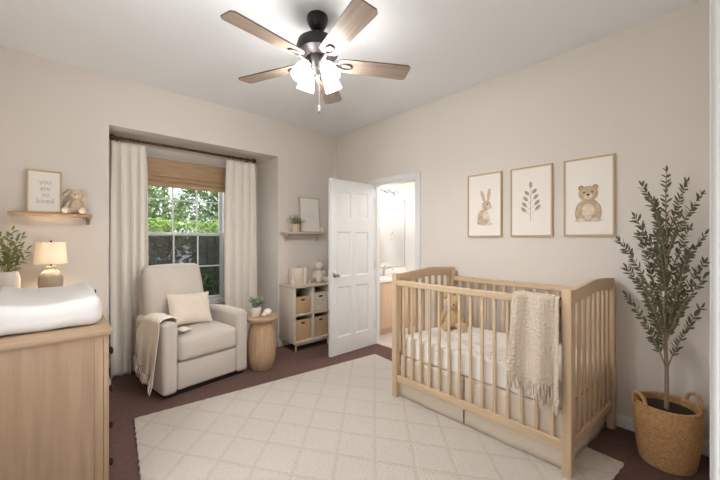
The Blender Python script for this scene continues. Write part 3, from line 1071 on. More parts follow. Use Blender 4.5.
bl.build('foliage', LEAFT, pt)
sh_ = thing('shell_ornament', 'small white rounded ornament on the drum table beside the sage plant', 'ornament', (-1.345, -.525, .538))
b = MB().ell((0, 0, .036), (.046, .038, .04), fn=lambda v: (v[0], v[1], max(v[2], -.036)))
b.build('dome', POTW, sh_, 60)
MB().ell((-.045, -.012, .018), (.024, .022, .02), fn=lambda v: (v[0], v[1], max(v[2], -.018))).build('head', POTW, sh_, 60)

# ------------------------------------------------------------------ armchair
CH = thing('armchair', 'cream upholstered recliner armchair in front of the window', 'armchair', (-1.99, -.257, 0), R(8.5))
hw, yf = .39, -.335
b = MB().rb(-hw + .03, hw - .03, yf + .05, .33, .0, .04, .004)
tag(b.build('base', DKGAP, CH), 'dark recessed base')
def armf(sg):
    def f(w, u):
        z = w[2]
        if u[2] > 0:
            z += .018 * (1 - u[0] ** 2) * max(0, u[2]) - .02 * max(0, u[1]) * max(0, u[2])
        return (w[0] + sg * .006 * (1 - u[1] ** 2), w[1], z)
    return f
for sg in (-1, 1):
    b = MB().rb(sg * hw - (.122 if sg > 0 else 0), sg * hw + (0 if sg > 0 else .122), yf, .335, .035, .625, .034, 4, 6, armf(sg))
    b.build('arm', UPH, CH, 180)
b = MB().rb(-.268, .268, yf + .012, .2, .05, .285, .018, 3, 6, lambda w, u: (w[0], w[1] - .012 * (1 - u[2] ** 2) * (1 - u[0] ** 2) * (u[1] < -.5), w[2]))
b.build('footrest_panel', UPH, CH, 180)
def seatf(w, u):
    z = w[2] + (.035 * (1 - u[0] ** 2) * (1 - (u[1] * .9) ** 2) if u[2] > 0 else 0)
    y = w[1] - (.018 * (1 - u[2] ** 2) * (1 - u[0] ** 2) if u[1] < 0 else 0)
    return (w[0], y, z)
b = MB().rb(-.269, .269, yf - .012, .18, .29, .49, .042, 4, 12, seatf)
b.build('seat_cushion', UPH, CH, 180)
# back, leaning
Mb = Matrix.Translation((-.075, .14, .36)) @ Matrix.Rotation(R(-14), 4, 'X')
def backf(w, u):
    y = w[1] - (.045 * (1 - u[0] ** 2) * (1 - u[2] ** 2) if u[1] < 0 else -.02 * (1 - u[0] ** 2))
    x = w[0] * (1 - .04 * max(0, u[2]) ** 2 + .03 * (1 - u[2] ** 2))
    return (x, y, w[2] + .012 * (1 - u[0] ** 2) * max(0, u[2]))
b = MB().rb(-.272, .272, -.075, .075, .0, .735, .055, 4, 14, backf, M=Mb)
bk = b.build('backrest', UPH, CH, 180)
b = MB().rb(-.277, .277, .055, .135, -.26, .68, .04, 3, 6, M=Mb)
b.build('back_shell', UPH, CH, 180)
b = MB()
b.rb(-.24, .24, .2, .335, .05, .4, .02, 2)
b.build('rear_panel', UPH, CH)

def pillow(w, h, T, n=22):
    b = MB()
    for sd in (-1, 1):
        def fn(u, v):
            a_, c_ = u * 2 - 1, v * 2 - 1
            th = T * max(0, (1 - abs(a_) ** 2.6)) ** .55 * max(0, (1 - abs(c_) ** 2.6)) ** .55
            x = a_ * w * (1 - .07 * (1 - c_ * c_) ** 1.0 * abs(a_) ** 3)
            z = c_ * h * (1 - .09 * (1 - a_ * a_) * abs(c_) ** 3)
            return (x, sd * th + .004 * sin(11 * a_ + 7 * c_) * (1 - a_ * a_) * (1 - c_ * c_), z)
        b.grid(n, n, fn)
        if sd > 0:
            k = len(b.f) - n * n
            b.f[k:] = [f[::-1] for f in b.f[k:]]
    return b
# scatter cushion resting on the seat against the back
pl_ = pillow(.2, .158, .066)
mp = Matrix.Rotation(R(-24), 4, 'X')
pl_.v = [(mp @ Vector(p))[:] for p in pl_.v]
po = pl_.build('cushion', PILLOW, None, 180)
po.location = CH.matrix_basis.to_translation() + Euler((0, 0, R(8.5))).to_matrix() @ Vector((-.03, -.008, .672))
po.rotation_euler = (0, R(3), R(7))
tag(po, 'small beige rectangular cushion leaning on the armchair seat', 'cushion')

# throw over the chair's arm (built in the chair's frame)
tw = thing('throw_blanket', 'beige fringed throw draped over the left arm of the armchair', 'blanket', CH.location[:], R(8.5))
ax0, ax1, az = -hw, -hw + .122, .654
path = []
for q in lin(0, 1, 6):
    path.append((ax1 + .13 - .118 * q, .53 + .014 * q + .012 * sin(q * 9)))
for q in lin(0, 1, 3)[1:]:
    path.append((ax1 + .012, .525 + (az - .045 - .525) * q))
for q in lin(0, 1, 12)[1:-1]:
    aa = PI * q
    path.append(((ax0 + ax1) / 2 + cos(aa) * .08, az - .035 + .055 * sin(aa) ** .8))
for q in lin(0, 1, 30):
    path.append((ax0 - .016 - .012 * q, az - .045 - .50 * q))
def pathat(s_):
    f = s_ * (len(path) - 1)
    i = min(len(path) - 2, int(f))
    return [path[i][k] + (path[i + 1][k] - path[i][k]) * (f - i) for k in (0, 1)]
random.seed(11)
def thr(u, v):
    s_ = u * (.80 + .19 * (1 - v) ** 1.3 - .03 * sin(v * 9))
    x, z = pathat(s_)
    hang = max(0, u - .45) / .55
    y0, y1 = -.285 + .03 * hang, -.185 + .205 * min(1, u / .3) + .18 * min(1, hang * 2.5)
    y = y0 + (y1 - y0) * v + .008 * sin(u * 9)
    fold = .010 * sin(v * 17 + 1.4 * u) + .006 * sin(v * 31 + 5 * u)
    x -= hang * (fold + .02)
    z += (1 - hang) * max(0, .004 + .005 * sin(v * 14 + u * 12))
    return (x, y, z)
b = MB().grid(70, 46, thr)
bo = b.build('woven_cloth', THROW, tw, 180)
solid(bo, .006, 1)
fr = MB()
for k in range(30):
    v = (k + .5) / 30
    p = Vector(thr(1, v))
    q = [p + Vector((-.004 * i + .003 * sin(k * 2.3 + i), .002 * sin(k * 1.7 + i * .8), -.018 * i)) for i in range(5)]
    fr.tube(q, [.0045, .005, .005, .0045, .002], 6)
fr.build('fringe', THROW, tw)

# ------------------------------------------------------------------ crib
SH = .07
KX0, KX1, KY0, KY1 = -.88, -.045, -1.848, -3.169        # outer faces: front, back, far end, near end
KC = Vector(((KX0 + KX1) / 2, (KY0 + KY1) / 2, 0))
crib = thing('crib', 'light wood baby crib with slatted sides against the right wall', 'crib', KC[:])
def ck(mb):
    """place crib-frame geometry, the ends standing a little askew"""
    mb.v = [(x - KC.x, y - SH * (x - KX0) - KC.y, z) for x, y, z in mb.v]
    return mb
PW = .048
def post(x0, y0, z0, z1):
    ck(MB().rb(x0, x0 + PW, y0, y0 + PW, z0, z1, .004, 2)).build('post', CRIBZ, crib)
ZB = .0125
post(KX0, KY1, ZB, 1.055); post(KX0, KY0 - PW, ZB, 1.05)
post(KX1 - PW, KY1, .0, 1.03); post(KX1 - PW, KY0 - PW, .0, 1.03)
# long sides
for nm, xc, ztop in (('front', KX0 + PW / 2, .992), ('back', KX1 - PW / 2, .975)):
    ya, yb = KY0 - PW, KY1 + PW
    ck(MB().rb(xc - .017, xc + .017, yb, ya, ztop - .045, ztop, .006, 2)).build('top_rail', CRIBY, crib)
    ck(MB().rb(xc - .014, xc + .014, yb, ya, .145, .20, .004, 2)).build('bottom_rail', CRIBY, crib)
    for k in range(14):
        y = ya + (yb - ya) * (k + .75) / 14.4
        ck(MB().rb(xc - .008, xc + .008, y - .011, y + .011, .198, ztop - .04, .006, 2)).build('slat', CRIBZ, crib)
# ends with an arched top rail
def archz(x):
    q = (x - KX0) / (KX1 - KX0)
    return 1.034 + .045 * min(1, max(0, q / .55)) ** .9 * 1 - .02 * max(0, (q - .55) / .45) ** 1.5
for yc in (KY1 + PW / 2, KY0 - PW / 2):
    xa, xb = KX0 + PW - .004, KX1
    N_ = 24
    xs_ = lin(xa, xb, N_)
    poly = [(x, archz(x)) for x in xs_] + [(x, archz(x) - .075) for x in reversed(xs_)]
    mb = MB()
    yy = (yc - .013, yc + .013)
    vs = []
    for x in xs_:
        z = archz(x)
        vs += [(x, yy[0], z), (x, yy[1], z), (x, yy[1], z - .078), (x, yy[0], z - .078)]
    fs = [(0, 1, 2, 3), (N_ * 4 + 3, N_ * 4 + 2, N_ * 4 + 1, N_ * 4)]
    for i in range(N_):
        for k in range(4):
            k2 = (k + 1) % 4
            fs.append((i * 4 + k, (i + 1) * 4 + k, (i + 1) * 4 + k2, i * 4 + k2))
    mb.add(vs, fs)
    ck(mb).build('arched_rail', CRIBX, crib, 25)
    ck(MB().rb(KX0 + PW, KX1 - PW, yc - .013, yc + .013, .145, .20, .004, 2)).build('bottom_rail', CRIBX, crib)
    for k in range(8):
        x = KX0 + PW + (KX1 - KX0 - 2 * PW) * (k + .6) / 8.2
        ck(MB().rb(x - .018, x + .018, yc - .007, yc + .007, .198, archz(x) - .07, .005, 2)).build('slat', CRIBZ, crib)
mb = ck(MB().rb(KX0 + PW + .03, KX1 - PW - .03, KY1 + PW + .03, KY0 - PW - .03, .32, .35, .003))
tag(mb.build('mattress_board', mat('grey_board', srgb(128, 116, 104), .8), crib), 'grey-brown mattress support')

def local(mb, o):
    mb.v = [(x - o[0], y - SH * (x - KX0) - o[1], z - o[2]) for x, y, z in mb.v]
    return mb
MO = (KC.x, KC.y, .3505)
mt = thing('crib_mattress', 'white sheeted mattress inside the crib', 'mattress', MO)
def mtf(w, u):
    z = w[2]
    if u[2] > .2:
        z += .010 * (1 - u[0] ** 2) * (1 - u[1] ** 2)
        if u[0] < .4:
            z += .009 * max(0, sin(w[1] * 26 + w[0] * 6)) ** 2 * (1 - abs(u[1])) + .005 * sin(w[0] * 30 + w[1] * 9) * (1 - abs(u[1]))
    x = w[0] + (.006 * sin(w[1] * 26 + 1) * (u[0] < 0) * (1 - u[1] ** 2) if abs(u[0]) > .9 else 0)
    return (x, w[1], z)
dots = mat('dotted_sheet', srgb(240, 234, 228), .85, bump=.1, bscale=300, spec=.2)
nt = dots.node_tree
vo = nt.nodes.new('ShaderNodeTexVoronoi'); vo.inputs['Scale'].default_value = 17; vo.inputs['Randomness'].default_value = .4
tc = nt.nodes.new('ShaderNodeTexCoord'); nt.links.new(tc.outputs['Object'], vo.inputs['Vector'])
rp = nt.nodes.new('ShaderNodeValToRGB')
rp.color_ramp.elements[0].position = .12; rp.color_ramp.elements[1].position = .17
rp.color_ramp.elements[0].color = (*srgb(205, 192, 178), 1); rp.color_ramp.elements[1].color = (*srgb(241, 236, 230), 1)
nt.links.new(vo.outputs['Distance'], rp.inputs['Fac']); nt.links.new(rp.outputs['Color'], nt.nodes['Principled BSDF'].inputs['Base Color'])
b = local(MB().rb(KX0 + PW + .008, KX1 - PW - .008, KY1 + PW + .012, KY0 - PW - .012, .3505, .525, .022, 3, 40, mtf), MO)
b.build('fitted_sheet', dots, mt, 180)

SO = (KC.x, KC.y, .02)
sk = thing('crib_skirt', 'beige pleated cloth skirt hanging below the crib to the floor', 'crib skirt', SO)
yA, yB = KY0 - .056, KY1 + .056
def skirt_panel(p0, p1, amp, n, name, z0=.016, z1=.357):
    b = MB()
    d = Vector((p1[0] - p0[0], p1[1] - p0[1])); L = d.length; d.normalize()
    nn = Vector((-d.y, d.x))
    def fn(u, v):
        o_ = amp * sin(u * n * 2 * PI) * (1 - v) + .003 * sin(u * 23)
        return (p0[0] + d.x * L * u + nn.x * o_, p0[1] + d.y * L * u + nn.y * o_, z0 + (z1 - z0) * v)
    b.grid(40, 8, fn)
    local(b, SO)
    solid(b.build(name, SKIRT, sk, 180), .004)
xs0, xs1 = KX0 + .053, KX1 - .06
skirt_panel((xs0, yA), (xs0, -2.483), .004, 1.5, 'front_panel')
skirt_panel((xs0, -2.491), (xs0, yB), .004, 1.5, 'front_panel')
skirt_panel((xs0, yB), (xs1, yB), .004, 1, 'end_panel', .006)
skirt_panel((xs0, yA), (xs1, yA), .004, 1, 'end_panel', .006)
skirt_panel((xs1, yA), (xs1, yB), .004, 2, 'back_panel', .006)

plush('teddy_bear', 'tan teddy bear sitting on the mattress inside the crib', 'soft toy', (-.32, -2.08, .5345), R(-50), 1.2, PLUSHC, PLUSHC, 'round')

# chunky blanket over the front rail
BO = (KX0 + .02, -2.99, .45)
bl_ = thing('knit_blanket', 'chunky cream knit blanket with fringe hanging over the front rail of the crib', 'blanket', BO)
RX = KX0 + PW / 2
def blan(u, v, lay):
    # u: 0 inside hem -> 1 outside hem, v: far side -> near side
    if lay == 0:
        yl, yr, zb, off = -2.87, -3.085, .53, .012
    else:
        yl, yr, zb, off = -3.03, -3.115, .475, .004
    zt = .998
    if u < .2:
        q = u / .2
        x, z = RX + .027 + off * .3, zt - .26 + .25 * q
    elif u < .3:
        q = (u - .2) / .1
        x, z = RX + (.027 + off) * cos(PI * q), zt - .006 + (.014 + off * .6) * sin(PI * q)
    else:
        q = (u - .3) / .7
        z = zt - .006 - (zt - zb + .02 * v) * q
        x = RX - .027 - off - .018 * q
    hang = max(0, (u - .25) / .75)
    if lay == 0:
        yl2 = yl + .02 * hang ** .8
        yr2 = yr - .025 * hang
    else:
        yl2, yr2 = yl, yr - .012 * hang
    y = yl2 + (yr2 - yl2) * v
    A_ = (.012 + .016 * hang) if u > .25 else .004
    fo = sin(v * 2 * PI * (1.6 if lay == 0 else 1.1) + .6 + .7 * hang)
    x -= A_ * (.6 + fo) * (1 if u > .22 else .1)
    x -= .0035 * abs(sin(v * PI * 12)) * (1 if u > .3 else 0) * (.6 + .4 * sin(u * 170))
    return (x - BO[0], y - BO[1], z - BO[2])
for lay, nm in ((1, 'rear_fold'), (0, 'knit_cloth')):
    b = MB().grid(150, 60, lambda u, v: blan(u, v, lay))
    solid(b.build(nm, KNIT, bl_, 180), .007, 0)
    fr = MB()
    n = 22 if lay == 0 else 12
    rnd = random.Random(3 + lay)
    for k in range(n):
        v = (k + .5) / n
        p = Vector(blan(1, v, lay))
        L = rnd.uniform(.07, .1)
        q = [p + Vector((.003 * sin(k + i) - .001 * i, .004 * sin(k * 2.1 + i * .9), -L * i / 5 + .005)) for i in range(6)]
        fr.tube(q, [.0055, .006, .006, .006, .006, .003], 6)
    fr.build('fringe', KNIT, bl_)

# ------------------------------------------------------------------ olive tree in basket
OC = (-.262, -3.505, 0)
ot = thing('potted_olive_tree', 'slender olive tree in a woven seagrass basket beside the crib', 'tree', OC)
b = MB()
NT, NZ = 180, 64
def bprof(z):
    t_ = z / .345
    return .132 + .034 * sin(min(1, t_ * 1.05) * PI * .5) ** .9 - .006 * max(0, t_ - .8) / .2
def wfn(u, v):
    a_ = u * 2 * PI
    z = .345 * v
    row = v * NZ / 2
    r = bprof(z) + .0035 * sin(a_ * 45 + (PI if int(row) % 2 else 0)) * abs(sin(PI * row)) + .002 * abs(sin(PI * row))
    return (r * cos(a_), r * sin(a_) * .94, z + .001)
b.grid(NT, NZ, wfn)
b.f = [f[::-1] for f in b.f]
def wfi(u, v):
    a_ = u * 2 * PI
    z = .30 + .045 * v
    r = bprof(z) - .014
    return (r * cos(a_), r * sin(a_) * .94, z + .001)
b.grid(60, 4, wfi)
b.add([(bprof(0) * cos(2 * PI * k / 40), bprof(0) * sin(2 * PI * k / 40) * .94, .001) for k in range(40)], [tuple(range(40))[::-1]])
rim = [((bprof(.345) - .006) * cos(2 * PI * k / 60), (bprof(.345) - .006) * sin(2 * PI * k / 60) * .94, .347) for k in range(61)]
b.tube(rim, .009, 8)
bkt = b.build('basket', WICKER, ot, 60)
for sg in (-1, 1):
    # handles stand at the two ends seen from the doorway
    d = Vector((.70, -.71, 0)) * sg
    s2 = Vector((.71, .70, 0))
    pts = []
    for q in lin(0, 1, 14):
        aa = PI * q
        pts.append(d * (.158 + .004 * sin(aa)) + s2 * (.048 * cos(aa)) + Vector((0, 0, .335 + .072 * sin(aa) ** .7)))
    MB().tube(pts, .010, 8).build('handle', WICKER, bkt)
MB().lathe([(0, .318), (.08, .32), (.148, .31)], 40, sy=.94).build('soil', SOIL, ot)
trunk = [Vector(p) for p in ((0, 0, .31), (.004, 0, .55), (-.004, .004, .78), (.004, .002, 1.05), (.0, -.002, 1.3), (.006, .004, 1.55), (.004, .0, 1.742))]
def smooth(pts, n=6):
    out = []
    for i in range(len(pts) - 1):
        p0, p1, p2, p3 = pts[max(i - 1, 0)], pts[i], pts[i + 1], pts[min(i + 2, len(pts) - 1)]
        for k in range(n):
            t_ = k / n
            out.append(.5 * ((2 * p1) + (p2 - p0) * t_ + (2 * p0 - 5 * p1 + 4 * p2 - p3) * t_ ** 2 + (3 * p1 - p0 - 3 * p2 + p3) * t_ ** 3))
    return out + [pts[-1]]
tp = smooth(trunk)
MB().tube(tp, [.0125 - .0105 * (i / (len(tp) - 1)) ** .8 for i in range(len(tp))], 10).build('trunk', BARK, ot)
bb, lf_ = MB(), MB()
rnd = random.Random(21)
Rt = Vector((.7367, -.6762, 0))      # across, as seen from the doorway
Dp = Vector((.6762, .7367, 0))       # away
def trunk_at(z):
    best = min(tp, key=lambda p: abs(p.z - z))
    return best
# start height, sideways reach, depth reach, tip height
BR = [(.75, .03, -.1, 1.25), (.8, -.06, .1, 1.3), (.9, .08, .08, 1.38), (.7, -.1, -.06, 1.12), (.8, .1, -.02, 1.15), (1.0, -.03, .04, 1.55), (0.56, -0.268, -0.03, 1.004), (0.56, 0.155, -0.05, 0.931), (0.74, -0.213, 0.03, 1.159), (0.84, -0.296, -0.02, 1.324), (0.73, 0.174, -0.06, 1.120), (0.75, 0.250, 0.02, 1.196), (1.04, -0.223, -0.04, 1.466), (0.97, 0.179, -0.05, 1.365), (1.30, -0.130, 0.02, 1.658), (1.20, 0.187, -0.02, 1.598), (1.31, 0.153, 0.03, 1.684), (1.28, -0.043, 0.05, 1.577), (1.13, -0.141, -0.08, 1.492), (1.00, 0.191, 0.05, 1.404), (1.02, -0.108, 0.06, 1.361), (0.84, 0.220, 0.08, 1.267), (0.66, -0.228, -0.08, 1.088), (0.72, 0.012, -0.10, 0.987), (0.97, -0.177, -0.12, 1.358), (1.20, -0.016, -0.10, 1.473), (0.62, -0.059, 0.06, 0.927)]
def leafy(pts, n0=.22, step=.019, L=.044, W=.0135):
    seg = [(pts[i + 1] - pts[i]).length for i in range(len(pts) - 1)]
    tot = sum(seg)
    s_ = tot * n0
    k = 0
    while s_ < tot:
        acc, i = 0, 0
        while i < len(seg) - 1 and acc + seg[i] < s_:
            acc += seg[i]; i += 1
        p = pts[i].lerp(pts[i + 1], (s_ - acc) / seg[i])
        d = (pts[i + 1] - pts[i]).normalized()
        tw_ = rnd.uniform(-.6, .6)
        side = d.cross(Dp * 1.0 + Vector((rnd.uniform(-.5, .5), rnd.uniform(-.5, .5), rnd.uniform(-.4, .4)))).normalized()
        for sg in (-1, 1):
            if rnd.random() < .12:
                continue
            ld = d * rnd.uniform(.55, .85) + side * sg * rnd.uniform(.6, .9) + Vector((rnd.uniform(-.2, .2), rnd.uniform(-.2, .2), rnd.uniform(-.1, .2)))
            lf_.leaf(p, ld, -Dp + Vector((rnd.uniform(-.8, .8), rnd.uniform(-.8, .8), rnd.uniform(-.2, .8))), L * rnd.uniform(.7, 1.15), W * rnd.uniform(.8, 1.15), .12, k=4)
        s_ += step * rnd.uniform(.8, 1.25)
        k += 1
    lf_.leaf(pts[-1], pts[-1] - pts[-2], -Dp, L * .9, W, .05)
for (z0, sx, dp_, z1) in BR:
    p0 = trunk_at(z0)
    tip = Rt * sx + Dp * dp_ + Vector((0, 0, z1))
    mid = p0.lerp(tip, .5) + Vector((0, 0, .03)) - Rt * sx * .12
    pts = []
    for i in range(11):
        q = i / 10
        pts.append(p0 * (1 - q) ** 2 + mid * 2 * q * (1 - q) + tip * q * q)
    bb.tube(pts, [.0045 - .0034 * i / 10 for i in range(11)], 6)
    leafy(pts)
leafy(tp[-18:], .1, .03)
bb.build('branches', BARK, ot)
fo = lf_.build('foliage', LEAFO, ot)

# ------------------------------------------------------------------ ceiling fan
FX, FY, FZ = -1.682, -1.907, 2.513
fan = thing('ceiling_fan', 'ceiling fan with five weathered wood blades and four lit glass shades', 'ceiling fan', (FX, FY, H))
zf = FZ - H
MB().lathe([(0, 0), (.066, 0), (.07, -.016), (.066, -.045), (.05, -.075), (.026, -.092), (0, -.093)], 32).build('canopy', BRONZE, fan)
MB().lathe([(.017, -.09), (.017, -.125), (.03, -.13), (.034, -.142), (.017, -.15)], 20).build('downrod', BRONZE, fan)
MB().lathe([(0, -.135), (.04, -.137), (.096, -.15), (.13, -.175), (.14, -.21), (.136, -.25), (.10, -.27), (.075, -.28), (.07, -.31), (.058, -.325), (.05, -.36), (.036, -.372), (0, -.374)], 40).build('motor_housing', BRONZE, fan)
prot = None
def blade(k):
    M = Matrix.Rotation(-.524 + k * 2 * PI / 5, 4, 'Z')
    P = M @ Matrix.Translation((0, 0, zf)) @ Matrix.Rotation(R(-11), 4, 'X')
    n = 26
    outl = []
    for q in lin(0, 1, n):
        x = .135 + .502 * q
        w = .056 + .018 * q ** .8
        if q < .08:
            w *= math.sqrt(max(0, 1 - ((.08 - q) / .08) ** 2)) * .5 + .5
        if q > .94:
            w *= .72 + .28 * math.sqrt(max(0, 1 - ((q - .94) / .06) ** 2))
        outl.append((x, w))
    poly = outl + [(x, -w) for x, w in reversed(outl)]
    b = MB().prism(poly, lambda u, v, s: (u, v, -.004 + .008 * s), M=P)
    b.m[2:] = [1] * (len(b.m) - 2)
    o = b.build('blade', [BLADEW, EDGEW], fan, 30)
    # bring wood grain along the blade: keep the blade's own frame
    o.data.transform(M.inverted())
    o.matrix_basis = M
    ir = MB()
    ir.tube([(.08, 0, -.02), (.10, .0, -.022), (.13, 0, -.014), (.155, 0, -.007)], [.012, .011, .011, .01], 8)
    pts = [(.19 + .04 * cos(a_), .024 * sin(a_), -.0075) for a_ in [2 * PI * i / 24 for i in range(25)]]
    ir.tube(pts, .007, 8)
    Q = Matrix.Translation((0, 0, zf)) @ Matrix.Rotation(R(-11), 4, 'X')
    ir.v = [(Q @ Vector(p))[:] for p in ir.v]
    tag(ir.build('blade_iron', IRON, o), 'grey metal blade bracket')
for k in range(5):
    blade(k)
for k in range(4):
    a_ = R(47.5) * 0 + R(2 + 90 * k)
    d = Vector((cos(a_), sin(a_), 0))
    arm = MB().tube([d * .04 + Vector((0, 0, -.345)), d * .075 + Vector((0, 0, -.34)), d * .092 + Vector((0, 0, -.352))], .011, 8)
    ar = arm.build('light_arm', BRONZE, fan)
    M = Matrix.Translation(d * .088 + Vector((0, 0, -.345))) @ Matrix.Rotation(a_, 4, 'Z') @ Matrix.Rotation(R(-28), 4, 'Y')
    sg = MB().lathe([(.022, .0), (.03, -.012), (.044, -.04), (.052, -.075), (.058, -.115), (.056, -.116), (.048, -.075), (.04, -.04), (.024, -.012), (.0, -.008)], 28, M=M)
    tag(sg.build('glass_shade', FANLIT, ar), 'glowing frosted glass bell shade')
b = MB().tube([(.02, .01, -.365), (.021, .012, -.58)], .0016, 6)
b.lathe([(0, -.58), (.006, -.582), (.0085, -.6), (.008, -.635), (0, -.64)], 12, c=(.021, .012, 0))
b.build('pull_chain', IRON, fan)

# ------------------------------------------------------------------ bathroom beyond the doorway
QX, QY0, QY1, QH = 1.405, -.12, -2.5, 2.5
b = MB().bx(.12, QX + .1, QY0, 0, 0, QH)
struct('wall_bathroom_back', b, BATHW)
struct('wall_bathroom_right', MB().bx(QX, QX + .1, QY1, QY0, 0, QH), BATHW)
struct('wall_bathroom_front', MB().bx(.12, QX + .1, QY1 - .1, QY1, 0, QH), BATHW)
struct('floor_bathroom', MB().bx(.06, QX + .1, QY1 - .1, 0, -.1, .004), TILE)
struct('ceiling_bathroom', MB().bx(.12, QX + .1, QY1 - .1, 0, QH, QH + .1), BATHW)
vc = thing('vanity_cabinet', 'light maple bathroom vanity cabinet seen through the doorway', 'cabinet', (.135, QY0 - .02, .0045))
VW = QX - .01 - .135
b = MB()
b.bx(0, VW, -.45, 0, .09, .74); b.bx(0, VW, -.40, -.02, 0, .09)
b.build('body', VANW, vc)
for k in range(3):
    x0, x1 = VW * k / 3 + .012, VW * (k + 1) / 3 - .012
    d = MB().rb(x0, x1, -.47, -.45, .11, .725, .004)
    d.rb(x0 + .06, x1 - .06, -.474, -.469, .17, .665, .004)
    d = d.build('door', VANW, vc)
    MB().ell((x1 - .03, -.485, .62), (.012, .014, .012), seg=12, rings=8).build('knob', CHROME, d)
ct = thing('vanity_countertop', 'white bathroom countertop with backsplash on the maple vanity', 'countertop', (.125, QY0 - .002, .7455))
b = MB()
b.rb(0, QX - .13, -.50, 0, 0, .035, .006, 2)
b.rb(0, QX - .13, -.02, 0, .035, .125, .004)
b.build('slab', COUNT, ct)
b = MB().lathe([(.17, .036), (.18, .039), (.185, .036)], 36, c=(.62, -.30, 0), sy=.65)
b.build('basin_rim', COUNT, ct)
fc = thing('faucet', 'chrome bathroom faucet on the white countertop', 'faucet', (.74, -.23, .781))
b = MB()
b.lathe([(0, 0), (.028, 0), (.026, .012), (.02, .02), (.018, .11), (0, .115)], 18)
b.tube([(0, 0, .09), (.05, -.06, .12), (.08, -.1, .11), (.085, -.108, .09)], [.014, .012, .011, .011], 10)
b.build('spout', CHROME, fc)
MB().tube([(0, 0, .112), (.0, 0, .135), (.06, .02, .15)], [.01, .009, .006], 8).build('lever', CHROME, fc)
so = thing('soap_dispenser', 'small chrome and white soap bottle on the bathroom countertop', 'soap dispenser', (.40, -.30, .781))
MB().lathe([(0, 0), (.03, 0), (.032, .01), (.03, .1), (.015, .115), (0, .116)], 18).build('bottle', POTW, so)
MB().tube([(0, 0, .11), (0, 0, .15), (.02, -.02, .152), (.04, -.04, .145)], .006, 8).build('pump', CHROME, so)
mr = thing('bathroom_mirror', 'tall frameless wall mirror above the bathroom vanity', 'mirror', (1.06, QY0, .90))
MIR = mat('mirror_glass', (.9, .91, .91), .02, metal=1)
MB().rb(-.30, .30, -.012, -.001, 0, 1.10, .003).build('mirror_glass', MIR, mr)
b = MB()
b.rb(-.308, -.30, -.016, -.001, -.008, 1.108, .003); b.rb(.30, .308, -.016, -.001, -.008, 1.108, .003)
b.rb(-.30, .30, -.016, -.001, 1.10, 1.108, .003); b.rb(-.30, .30, -.016, -.001, -.008, 0, .003)
b.build('mirror_edge', mat('satin_edge', srgb(186, 184, 180), .4, metal=.3), mr)
vl = thing('vanity_light', 'chrome bath light bar with three glowing glass shades above the mirror', 'wall light', (.86, QY0, 2.08))
MB().rb(-.25, .25, -.03, -.001, -.03, .03, .01, 2).build('bar', CHROME, vl)
for k in range(3):
    x = -.19 + .19 * k
    a_ = MB().tube([(x, -.03, 0), (x, -.07, .03), (x, -.10, .045), (x, -.125, .02), (x, -.13, -.02)], .008, 8).build('light_arm', CHROME, vl)
    MB().lathe([(0, -.02), (.03, -.022), (.045, -.05), (.058, -.11), (.066, -.14), (.06, -.14), (0, -.11)], 24, c=(x, -.13, 0)).build('glass_shade', VANLIT, a_)
tr_ = thing('towel_ring', 'chrome towel ring on the bathroom side wall, seen in the mirror', 'towel ring', (QX, -.46, 1.45))
MB().lathe([(0, 0), (.022, 0), (.02, .012), (.008, .03), (.008, .045), (0, .046)], 16, M=Matrix.Rotation(R(-90), 4, 'Y')).build('mount', CHROME, tr_)
MB().tube([(-.04, .07 * sin(2 * PI * i / 30), -.07 + .07 * cos(2 * PI * i / 30)) for i in range(31)], .005, 8).build('ring', CHROME, tr_)

# ------------------------------------------------------------------ garden behind the window
struct('ground_garden', MB().bx(-14, 10, OUT, 16, -.5, -.35).bx(-14, -4.7, -8, OUT, -.5, -.35), mat('lawn', srgb(96, 120, 60), 1, var=.3, vscale=4, bump=1, bscale=60))
GR1 = mat('hedge_leaf_sunlit', srgb(134, 168, 74), .6, var=.35, vscale=6)  # sunlit hedge top put into the leaf colour
GR2 = mat('hedge_leaf_shaded', srgb(70, 92, 52), .7, var=.4, vscale=6)  # shade inside the hedge put into the leaf colour
GR3 = mat('tree_leaf', srgb(126, 156, 92), .6, var=.4, vscale=3)
TWIG = mat('twig', srgb(96, 82, 66), .9, var=.3, vscale=20)
def scatter(b, n, fn, L, rnd, mi=0):
    for _ in range(n):
        p, nrm = fn()
        d = Vector((rnd.uniform(-1, 1), rnd.uniform(-1, 1), rnd.uniform(-.6, 1))).normalized() + nrm * .5
        b.leaf(p, d, nrm + Vector((rnd.uniform(-.6, .6), rnd.uniform(-.6, .6), rnd.uniform(0, .8))), L * rnd.uniform(.6, 1.3), L * .5, .2, mi, k=2)
HY = 3.2
def hedge(x0, x1, label):
    rnd = random.Random(int((x0 + 20) * 10))
    h_ = thing('hedge', label, 'hedge', ((x0 + x1) / 2, HY, -.36), group='clipped hedge outside the window')
    w = (x1 - x0) / 2
    top = 2.02
    b = MB()
    for k in range(16):
        x = -w + 2 * w * (k + .5) / 16
        z = 0
        pts = [(x, .3 + rnd.uniform(-.15, .15), 0)]
        for j in range(5):
            x += rnd.uniform(-.12, .12); z += .36
            pts.append((x, .3 + rnd.uniform(-.2, .2), z))
        b.tube(pts, [.03, .025, .02, .015, .012, .008], 6)
    b.build('branches', TWIG, h_)
    b = MB()
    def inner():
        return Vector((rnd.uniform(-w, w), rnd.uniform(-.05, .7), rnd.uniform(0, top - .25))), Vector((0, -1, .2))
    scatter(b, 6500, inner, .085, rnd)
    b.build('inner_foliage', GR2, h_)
    b = MB()
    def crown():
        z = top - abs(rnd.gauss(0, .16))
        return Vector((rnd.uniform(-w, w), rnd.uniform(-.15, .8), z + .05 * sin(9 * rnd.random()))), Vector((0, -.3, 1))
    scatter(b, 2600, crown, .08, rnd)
    b.build('crown_foliage', GR1, h_)
